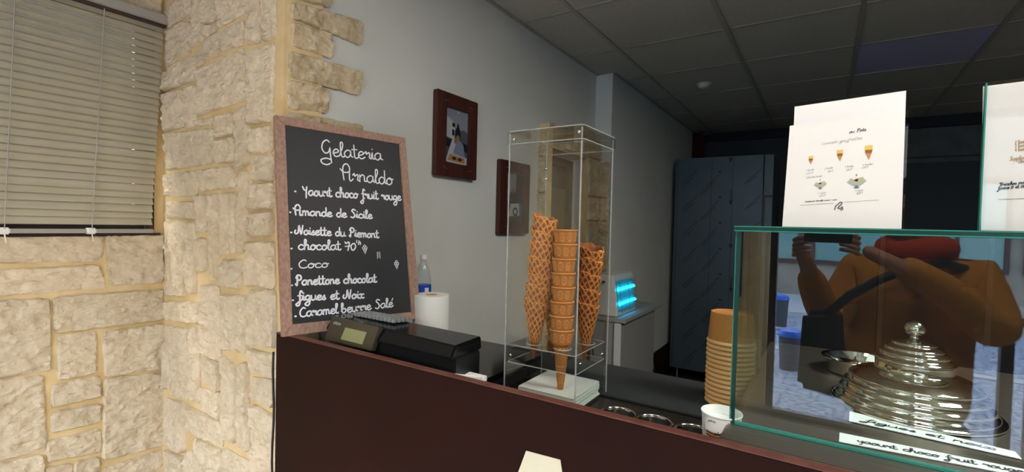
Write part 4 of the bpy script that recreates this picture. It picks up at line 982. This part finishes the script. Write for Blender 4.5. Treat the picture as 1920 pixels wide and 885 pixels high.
wt(a1, '2 boules', 1903,270,1927,267,.0024,.0008,q2,n2); wt(a1, '3 boules', 1903,277,1927,274,.0024,.0008,q2,n2); wt(a1, '4 boules', 1903,284,1927,281,.0024,.0008,q2,n2)
wt(a1, 'Supplement', 1893,301,1935,297,.0026,.0009,q2,n2); wt(a1, '* Chantilly', 1905,306,1935,303,.0024,.0008,q2,n2)
wt(a2, '*Brioches maison', 1873,349,1935,343,.0024,.0009,q2,n2); wt(a2, 'farine 0 et 00,', 1871,356,1925,351,.0024,.0009,q2,n2)
a2.ribbon([onq(1872,374,q2,n2), onq(1960,371,q2,n2)], .0007, n2, 0)
mk('lettering', a1, 'ink_tan', s2); mk('lettering', a2, 'ink', s2)
t = thing('sign_holder', 'clear acrylic holder around the right menu sheet', 'sign holder', (q2[3].x-.002, .9335, relz(GZ1+.0025)))
W2 = .30
mk('front_plate', MB().box(0,W2,-.006,-.0045,0,q2[0].z-relz(GZ1)+.001), 'acrylic', t); mk('plate_edge', MB().box(-.0018,0,-.006,.003,0,q2[0].z-relz(GZ1)), 'teal_edge', t)

# ================================================================== STEEL CABINET
fx0, fx1, fy = -1.255, -.485, 4.85
fz0, fz1 = relz(-1.38), relz(.676); fx2 = -.405
t = thing('steel_cabinet', 'tall steel refrigerator still wrapped in printed protective film', 'refrigerator', (-.85, fy+.35, 0))
def fb(x0,x1,y0,y1,z0,z1): return MB().box(x0+.85,x1+.85,y0-fy-.35,y1-fy-.35,z0,z1)
mk('cabinet_body', fb(fx0,fx1,fy,fy+.7,fz0,fz1), 'film_steel', t, bevel=.004)
dr = mk('door', fb(fx1+.008,fx2,fy+.002,fy+.7,fz0+.02,fz1-.002), 'film_steel', t, bevel=.006)
mk('door_handle', fb(fx1+.0,fx1+.02,fy-.012,fy+.0015,relz(-.45),relz(.29)), 'black_plastic', dr, bevel=.003); mk('handle_bracket', fb(fx1+.0,fx2,fy-.006,fy+.001,relz(.29),relz(.31)), 'black_plastic', dr)
mk('seam', fb(fx0+.022,fx0+.026,fy-.001,fy+.0005,fz0,fz1), 'film_print', t); mk('seam', fb(-.92,-.917,fy-.001,fy+.0005,fz0,fz1), 'film_print', t); mk('seam', fb(-.735,-.732,fy-.001,fy+.0005,fz0,fz1), 'film_print', t)
for x in (fx0+.06, fx1-.06):
    for yy in (fy+.06, fy+.62): mk('leg', MB().lathe([(.018,0),(.018,.01),(.012,.014),(.012,fz0-.001)], 14, (x+.85, yy-fy-.35, 0), caps=True), 'chrome', t, smooth=1)
fps = []; Ymm = fy-.0008-fy-.35
def fpr(p_, wd_, n_, th_): fps.append(MB().ribbon(p_, wd_, n_, th_))
def F2(px, py): p = at(px, py, 'y', fy-.001); return Vector((p.x+.85, -.351, p.z))
for k in range(9):
    y0 = 344+k*48
    for (xa, ya, xb, yb, o_) in ((1279,y0,1307,y0-24,0), (1281,y0+5,1300,y0-11,0), (1313,y0+20,1347,y0-16,0), (1318,y0+20,1341,y0-4,0)):
        if 300 < ya < 688 and yb > 298: fpr([F2(xa, ya), F2(xb, yb)], .007, (0,-1,0), .0002)
    if y0-20 < 690 and y0-22 > 305:
        c0 = F2(1350, y0-22); fpr([c0-Vector((.006,0,0)), c0+Vector((.006,0,0))], .018, (0,-1,0), .0002)
    for (xa, ya, xb, yb) in ((1397,y0+0,1427,y0-27), (1402,y0-2,1419,y0-14)):
        if ya < 600 and yb > 296: fpr([F2(xa, ya), F2(xb, yb)], .007, (0,-1,0), .0002)
for k in range(5):
    y0 = 357+k*82-82
    if y0 < 296: y0 = 296; yl = 303
    else: yl = y0+26
    fpr([F2(1371, y0), F2(1370, yl-5)], .010, (0,-1,0), .0002); a = F2(1370, yl)
    fps.append(MB().poly([a+Vector((0,-.0004,-.01)), a+Vector((.02,-.0004,.035)), a+Vector((-.02,-.0004,.035))]))
for f_ in fps: mk('printed_mark', f_, 'film_print', t)

# ================================================================== INSECT LAMP, PANEL, SOCKET
t = thing('insect_lamp', 'white electric insect killer with glowing blue tubes on the grey cabinet', 'insect killer', (WX2+.105, 3.2, relz(-.595)))
# local: x 0..  room side +x
D = .075; W_ = .19; Hh = .27
b = MB(); b.hexa([(-D,-W_,0),(D,-W_,0),(D,W_,0),(-D,W_,0)], [(-D,-W_,Hh),(D*.55,-W_,Hh),(D*.55,W_,Hh),(-D,W_,Hh)])
hz = mk('housing', b, 'white_enamel', t, bevel=.006)
def face(y, z): return Vector((D-.45*D*z/Hh, y, z))
mk('reflector', MB().poly([face(-W_+.03,.03)+Vector((.0015,0,0)), face(W_-.03,.03)+Vector((.0015,0,0)), face(W_-.03,Hh-.04)+Vector((.0015,0,0)), face(-W_+.03,Hh-.04)+Vector((.0015,0,0))], (1,0,.15), .001), 'lamp_back', t)
for z in (.08, .175): mk('tube', MB().tube([face(-W_+.04,z)+Vector((.012,0,0)), face(W_-.04,z)+Vector((.012,0,0))], .011, 12), 'tube_blue', t, smooth=1)
for k in range(14): z = .03+k*(Hh-.07)/13; mk('grille_wire', MB().tube([face(-W_+.03,z)+Vector((.026,0,0)), face(W_-.03,z)+Vector((.026,0,0))], .0018, 5), 'chrome_dull', t)
for y in (-W_+.03, W_-.03, 0): mk('grille_wire', MB().tube([face(y,.03)+Vector((.027,0,0)), face(y,Hh-.04)+Vector((.027,0,0))], .002, 5), 'chrome_dull', t)
mk('knob', MB().lathe([(.001,.012),(.010,.012),(.011,0),(.001,0)], 16), 'black_plastic', t, smooth=1).location = (-.02,-W_-.012,Hh-.05)
# low grey cabinet under it
t = thing('side_cabinet', 'low grey white cabinet under the insect lamp', 'cabinet', (WX2+.12, 3.3, 0))
hh = relz(-.597)
mk('body', MB().box(-.11,.10,-.32,.42,.0,hh-.03), 'grey_panel', t, bevel=.004); mk('top', MB().box(-.115,.13,-.33,.5,hh-.028,hh-.001), 'grey_panel', t, bevel=.004)
mk('edge_strip', MB().box(.06,.105,-.338,-.321,.0,hh-.031), 'white_enamel', t, bevel=.003); mk('edge_strip', MB().box(-.0,.03,-.333,-.321,.0,hh-.031), 'grey_panel', t, bevel=.003)
tag(mk('power_cord', MB().tube([Vector(p) for p in cr([(-1.16,2.995,relz(-.42)),(-1.175,2.97,relz(-.6)),(-1.15,2.96,relz(-.72)),(-1.17,2.955,relz(-.85)),(-1.18,2.95,relz(-1.1))],6)] if False else [Vector((-1.262+.012*math.sin(k*.5), 2.955, relz(-.40-.035*k))) for k in range(14)], .004, 6), 'black_plastic', smooth=2), 'black power cord hanging from the insect lamp', 'cord')
sp = at(1198, 680, 'x', WX2)
t = thing('wall_socket', 'white plug and socket low on the wall left of the steel cabinet', 'socket', (WX2, sp.y, sp.z-.03))
mk('socket_box', MB().box(0,.03,-.05,.05,0,.08), 'grey_panel', t, bevel=.004); mk('plug', MB().box(.03,.07,-.02,.02,.02,.055), 'cup_white', t, bevel=.006)
mk('plug_wire', MB().tube([Vector(p) for p in [(.06,.0,.03),(.07,.05,.10),(.06,.12,.16),(.05,.2,.1),(.05,.25,-.05),(.05,.3,-.12)]], .005, 6), 'grey_panel', t, smooth=2)

# ================================================================== SHOP FRONT AND STREET (seen mirrored in the glass)
mat('facade_in', '4c4844', .9); mat('street', 'a2b0c6', .9, col2='566278', scale=22, ramp=(.4, .62), bump=.3, bscale=40); mat('kerb', 'b8bcc2', .9); mat('threshold', '9a6a60', .7)  # street colours have the blue daylight cast painted in
mat('bldg', '9a9084', .9, col2='8a8074', scale=3); mat('bldg_brown', '4a3430', .7); mat('teal_win', '6f9a9a', .15, spec=.8); mat('bin_blue', '1f62d0', .45); mat('bin_grey', '3c4450', .6)
DX0, DX1 = -.36, 1.9
sf = MB()
sf.box(XI, DX0, YF-.2, YF, 0, relz(-.55)); sf.box(XI, -1.95, YF-.2, YF, relz(-.55), CZ); sf.box(-.55, DX0, YF-.2, YF, relz(-.55), CZ); sf.box(DX0, DX1, YF-.2, YF, relz(.82), CZ); sf.box(DX1, XR, YF-.2, YF, 0, CZ); sf.box(-1.95, -.55, YF-.2, YF, relz(.75), CZ)
struct('wall_shop_front', sf, 'mortar')
w2 = thing('window_2', None, None, (-1.25, YF-.1, 0)); w2['kind'] = 'structure'  # unseen window, made large to let in more daylight
mk('window_frame', MB().box(-.70,-.65,-.03,.03,relz(-.55),relz(.75)).box(.65,.70,-.03,.03,relz(-.55),relz(.75)).box(-.65,.65,-.03,.03,relz(-.55),relz(-.50)).box(-.65,.65,-.03,.03,relz(.70),relz(.75)), 'brown_frame', w2)
mk('window_pane', MB().box(-.65,.65,-.004,.004,relz(-.50),relz(.70)), 'shop_glass', w2)
d3 = thing('door_3', None, None, (.77, YF-.1, 0)); d3['kind'] = 'structure'
mk('door_frame', MB().box(-1.13,-1.08,-.05,.05,0,relz(.82)).box(1.08,1.13,-.05,.05,0,relz(.82)).box(-1.08,1.08,-.05,.05,relz(.77),relz(.82)), 'brown_frame', d3)
mk('threshold', MB().box(-1.08,1.08,-.1,.14,.0,.02), 'threshold', d3)
struct('pavement', MB().box(-9, 9, -5.0, YF-.2, -.12, -.0), 'street'); 
struct('road', MB().box(-9, 9, -8.2, -5.0, -.14, -.06), 'street'); struct('kerb_stone', MB().box(-9, 9, -5.15, -5.0, -.12, .012), 'kerb'); struct('pavement_far', MB().box(-9, 9, -11, -8.2, -.1, .03), 'kerb')
ho = thing('house', 'pale street house with brown framed teal windows across the road', 'building', (0, -11, 0))
mk('wall', MB().box(-9, 9, -.5, 0, 0, 4.3), 'bldg', ho)
for i, x in enumerate((-4.6, -2.9, -1.2, .5, 2.2, 3.9)):
    f_ = mk('window', MB().box(x-.75,x-.68,-.01,.06,.75,2.6).box(x+.68,x+.75,-.01,.06,.75,2.6).box(x-.68,x+.68,-.01,.06,.75,.85).box(x-.68,x+.68,-.01,.06,2.5,2.6).box(x-.03,x+.03,-.01,.06,.85,2.5).box(x-.68,x+.68,-.01,.06,1.55,1.62), 'bldg_brown', ho)
    mk('pane', MB().box(x-.68,x+.68,.0,.02,.85,2.5), 'teal_win', f_)
for (px, py, y_, lab) in ((1480, 690, 5.99, 'blue-lidded grey bin near the shop door, nearer of the two'), (1462, 600, 8.6, 'blue-lidded grey bin across from the shop, farther of the two')):
    p = at(px, py, 'y', y_); t = thing('street_bin', lab, 'bin', (p.x, 1.86-y_, 0 if y_ < 7 else -.0), 0); h = .44 if y_ < 7 else .5
    mk('bin_body', MB().lathe([(.001,0),(.095,0),(.115,h-.08),(.001,h-.08)], 24), 'bin_grey', t, smooth=1)
    mk('bin_lid', MB().lathe([(.125,h-.08),(.125,h-.06),(.10,h-.02),(.04,h),(.001,h+.01)], 24), 'bin_blue', t, smooth=1)
# tall brown table by the door
t = thing('standing_table', 'dark brown narrow table standing beside the shop door', 'table', (1.15, -1.35, 0)); tz = relz(-.36)
mk('tabletop', MB().box(-.42,.42,-.25,.25,tz-.04,tz), 'brown_frame', t, bevel=.004)
for sx in (-.36, .36):
    for sy in (-.2, .2): mk('leg', MB().box(sx-.025,sx+.025,sy-.025,sy+.025,0,tz-.041), 'brown_frame', t)

# ================================================================== PHOTOGRAPHER (seen mirrored in the glass)
mat('coat', 'd08a26', .85, col2='bd7a1e', scale=9, bump=.3, bscale=25, bdist=.01); mat('skin', 'c08a6c', .55); mat('hair', '1c1512', .7); mat('scarf', 'c43a14', .9, bump=.5, bscale=80); mat('trousers', '1c2028', .9); mat('bag_black', '0d0d0f', .5); mat('shoe', '141212', .5)
def skin(name, joints, edges, m, parent, sub_=2, root=0):
    me = bpy.data.meshes.new(name); me.from_pydata([j[:3] for j in joints], edges, []); me.materials.append(MATS[m])
    o = bpy.data.objects.new(name, me); COL.objects.link(o); o.parent = parent
    md = o.modifiers.new('skin', 'SKIN'); md.use_smooth_shade = True
    sv = me.skin_vertices[0].data
    for i, j in enumerate(joints): sv[i].radius = (j[3], j[4] if len(j) > 4 else j[3]); sv[i].use_root = (i == root)
    s = o.modifiers.new('sub', 'SUBSURF'); s.levels = sub_; s.render_levels = sub_
    return o
pn = thing('person', 'person in a mustard coat and red scarf photographing, mirrored in the case glass', 'person', (.29, -.50, 0))
def P(x, y, z, *r): return (x-.29, y+.50, z, *r)
HR, HL = (.075,-.075,1.475), (-.075,-.125,1.46)
J = [P(.29,-.50,.95,.13,.10), P(.29,-.50,1.12,.12,.09), P(.29,-.50,1.30,.14,.09), P(.29,-.50,1.385,.06,.055), P(.285,-.49,1.46,.048), P(.28,-.46,1.53,.066,.075), P(.275,-.455,1.60,.078,.09), P(.275,-.46,1.66,.07,.085),
     P(.46,-.50,1.355,.055), P(.49,-.36,1.16,.042), P(.30,-.20,1.34,.032), P(HR[0]+.03,HR[1]-.02,HR[2]-.03,.026,.02),
     P(.12,-.50,1.355,.055), P(.03,-.42,1.14,.042), P(-.03,-.26,1.31,.032), P(HL[0]+.005,HL[1]-.03,HL[2]-.03,.026,.02),
     P(.37,-.50,.86,.085), P(.38,-.48,.48,.06), P(.39,-.51,.09,.042), P(.39,-.40,.04,.035),
     P(.21,-.50,.86,.085), P(.20,-.48,.48,.06), P(.19,-.51,.09,.042), P(.19,-.40,.04,.035)]
E_ = [(0,1),(1,2),(2,3),(3,4),(4,5),(5,6),(6,7),(2,8),(8,9),(9,10),(10,11),(2,12),(12,13),(13,14),(14,15),(0,16),(16,17),(17,18),(18,19),(0,20),(20,21),(21,22),(22,23)]
skin('body', J, E_, 'skin', pn)
def hand(h, s):
    hx, hy, hz = h
    for k, (dz, L_) in enumerate(((.018,.062),(.000,.066),(-.018,.060),(-.034,.048))):
        b0 = P(hx+s*.02, hy-.02, hz+dz-.015, .0095); b1 = P(hx+s*.006, hy+.012, hz+dz-.005, .0085); b2 = P(hx-s*.018, hy+.018+.0, hz+dz, .008); b3 = P(hx-s*.036, hy+.012, hz+dz+.002, .007)
        skin('finger', [b0, b1, b2, b3], [(0,1),(1,2),(2,3)], 'skin', pn, 1)
    skin('thumb', [P(hx+s*.02,hy-.03,hz-.03,.011), P(hx+s*.0,hy-.034,hz-.01,.010), P(hx-s*.02,hy-.030,hz+.008,.009)], [(0,1),(1,2)], 'skin', pn, 1)
hand(HR, 1); hand(HL, -1)
C2 = [P(.26,-.50,.74,.235,.16), P(.26,-.50,.96,.22,.15), P(.275,-.50,1.18,.215,.14), P(.285,-.50,1.32,.20,.12), P(.29,-.50,1.39,.085,.08),
      P(.47,-.50,1.345,.085), P(.50,-.36,1.16,.07), P(.33,-.215,1.32,.055), P(.20,-.15,1.40,.046),
      P(.11,-.50,1.345,.085), P(.02,-.42,1.13,.072), P(-.03,-.28,1.29,.055), P(-.05,-.22,1.36,.046)]
skin('coat', C2, [(0,1),(1,2),(2,3),(3,4),(3,5),(5,6),(6,7),(7,8),(3,9),(9,10),(10,11),(11,12)], 'coat', pn)
for s_, xx in ((1,.38),(-1,.20)):
    skin('trouser_leg', [P(xx,-.50,.84,.10), P(xx+.005*s_,-.48,.48,.078), P(xx+.01*s_,-.51,.10,.062)], [(0,1),(1,2)], 'trousers', pn)
    skin('shoe', [P(xx+.01*s_,-.54,.055,.045,.05), P(xx+.01*s_,-.46,.045,.045,.04), P(xx+.01*s_,-.36,.035,.038,.028)], [(0,1),(1,2)], 'shoe', pn)
skin('hair', [P(.275,-.50,1.62,.085,.075), P(.275,-.475,1.69,.078,.085), P(.275,-.53,1.55,.07,.05), P(.275,-.54,1.46,.05,.035)], [(0,1),(0,2),(2,3)], 'hair', pn)
rp = []
for k in range(20): a = 2*PI*k/20; rp.append(P(.285+.085*math.cos(a), -.48+.09*math.sin(a), 1.44+.012*math.sin(2*a))[:3])
mk('scarf', MB().tube(rp, .042, 12, True), 'scarf', pn, smooth=2)
skin('scarf_end', [P(.31,-.385,1.42,.045,.03), P(.32,-.37,1.35,.06,.022), P(.33,-.37,1.28,.06,.018)], [(0,1),(1,2)], 'scarf', pn, 1)
skin('nose', [P(.272,-.372,1.585,.012), P(.272,-.352,1.565,.013)], [(0,1)], 'skin', pn, 1)
for s_ in (-1, 1):
    skin('ear', [P(.275+s_*.084,-.45,1.60,.012,.008), P(.275+s_*.086,-.45,1.575,.010,.008)], [(0,1)], 'skin', pn, 1)
    mk('eye', MB().lathe([(.0005+.010*math.sin(PI*k/8), -.010*math.cos(PI*k/8)) for k in range(9)], 12), 'cup_white', pn, smooth=2).location = P(.275+s_*.03,-.372,1.60)[:3]
mk('mouth', MB().box(-.022,.022,-.004,.004,-.004,.004), 'scarf', pn, bevel=.002).location = P(.273,-.365,1.535)[:3]
# bag: strap and body
bgp = thing('shoulder_bag', 'black shoulder bag hanging in front of the mustard coat', 'bag', (.02, -.24, .98))
mk('bag_body', MB().hexa([(-.09,-.05,-.06),(.07,-.05,-.08),(.07,.05,-.08),(-.09,.05,-.06)], [(-.08,-.04,.22),(.04,-.04,.24),(.04,.04,.24),(-.08,.04,.22)]), 'bag_black', bgp, bevel=.02, seg=3)
st = cr([(.0,.0,.2),(.12,.02,.36),(.2,-.04,.42),(.40,-.10,.36)], 6)
mk('strap', MB().tube([(-.02,.0,.20),(.06,.06,.30),(.14,.05,.36),(.24,-.0,.41),(.33,-.10,.42),(.40,-.20,.40)], .016, 8), 'bag_black', bgp, smooth=2)
ph = thing('phone', 'black phone held up by the photographer', 'phone', (0, 0, EYE), YAW)
mk('phone_body', MB().box(-.078,.078,-.013,-.005,-.037,.037), 'black_gloss', ph, bevel=.003)
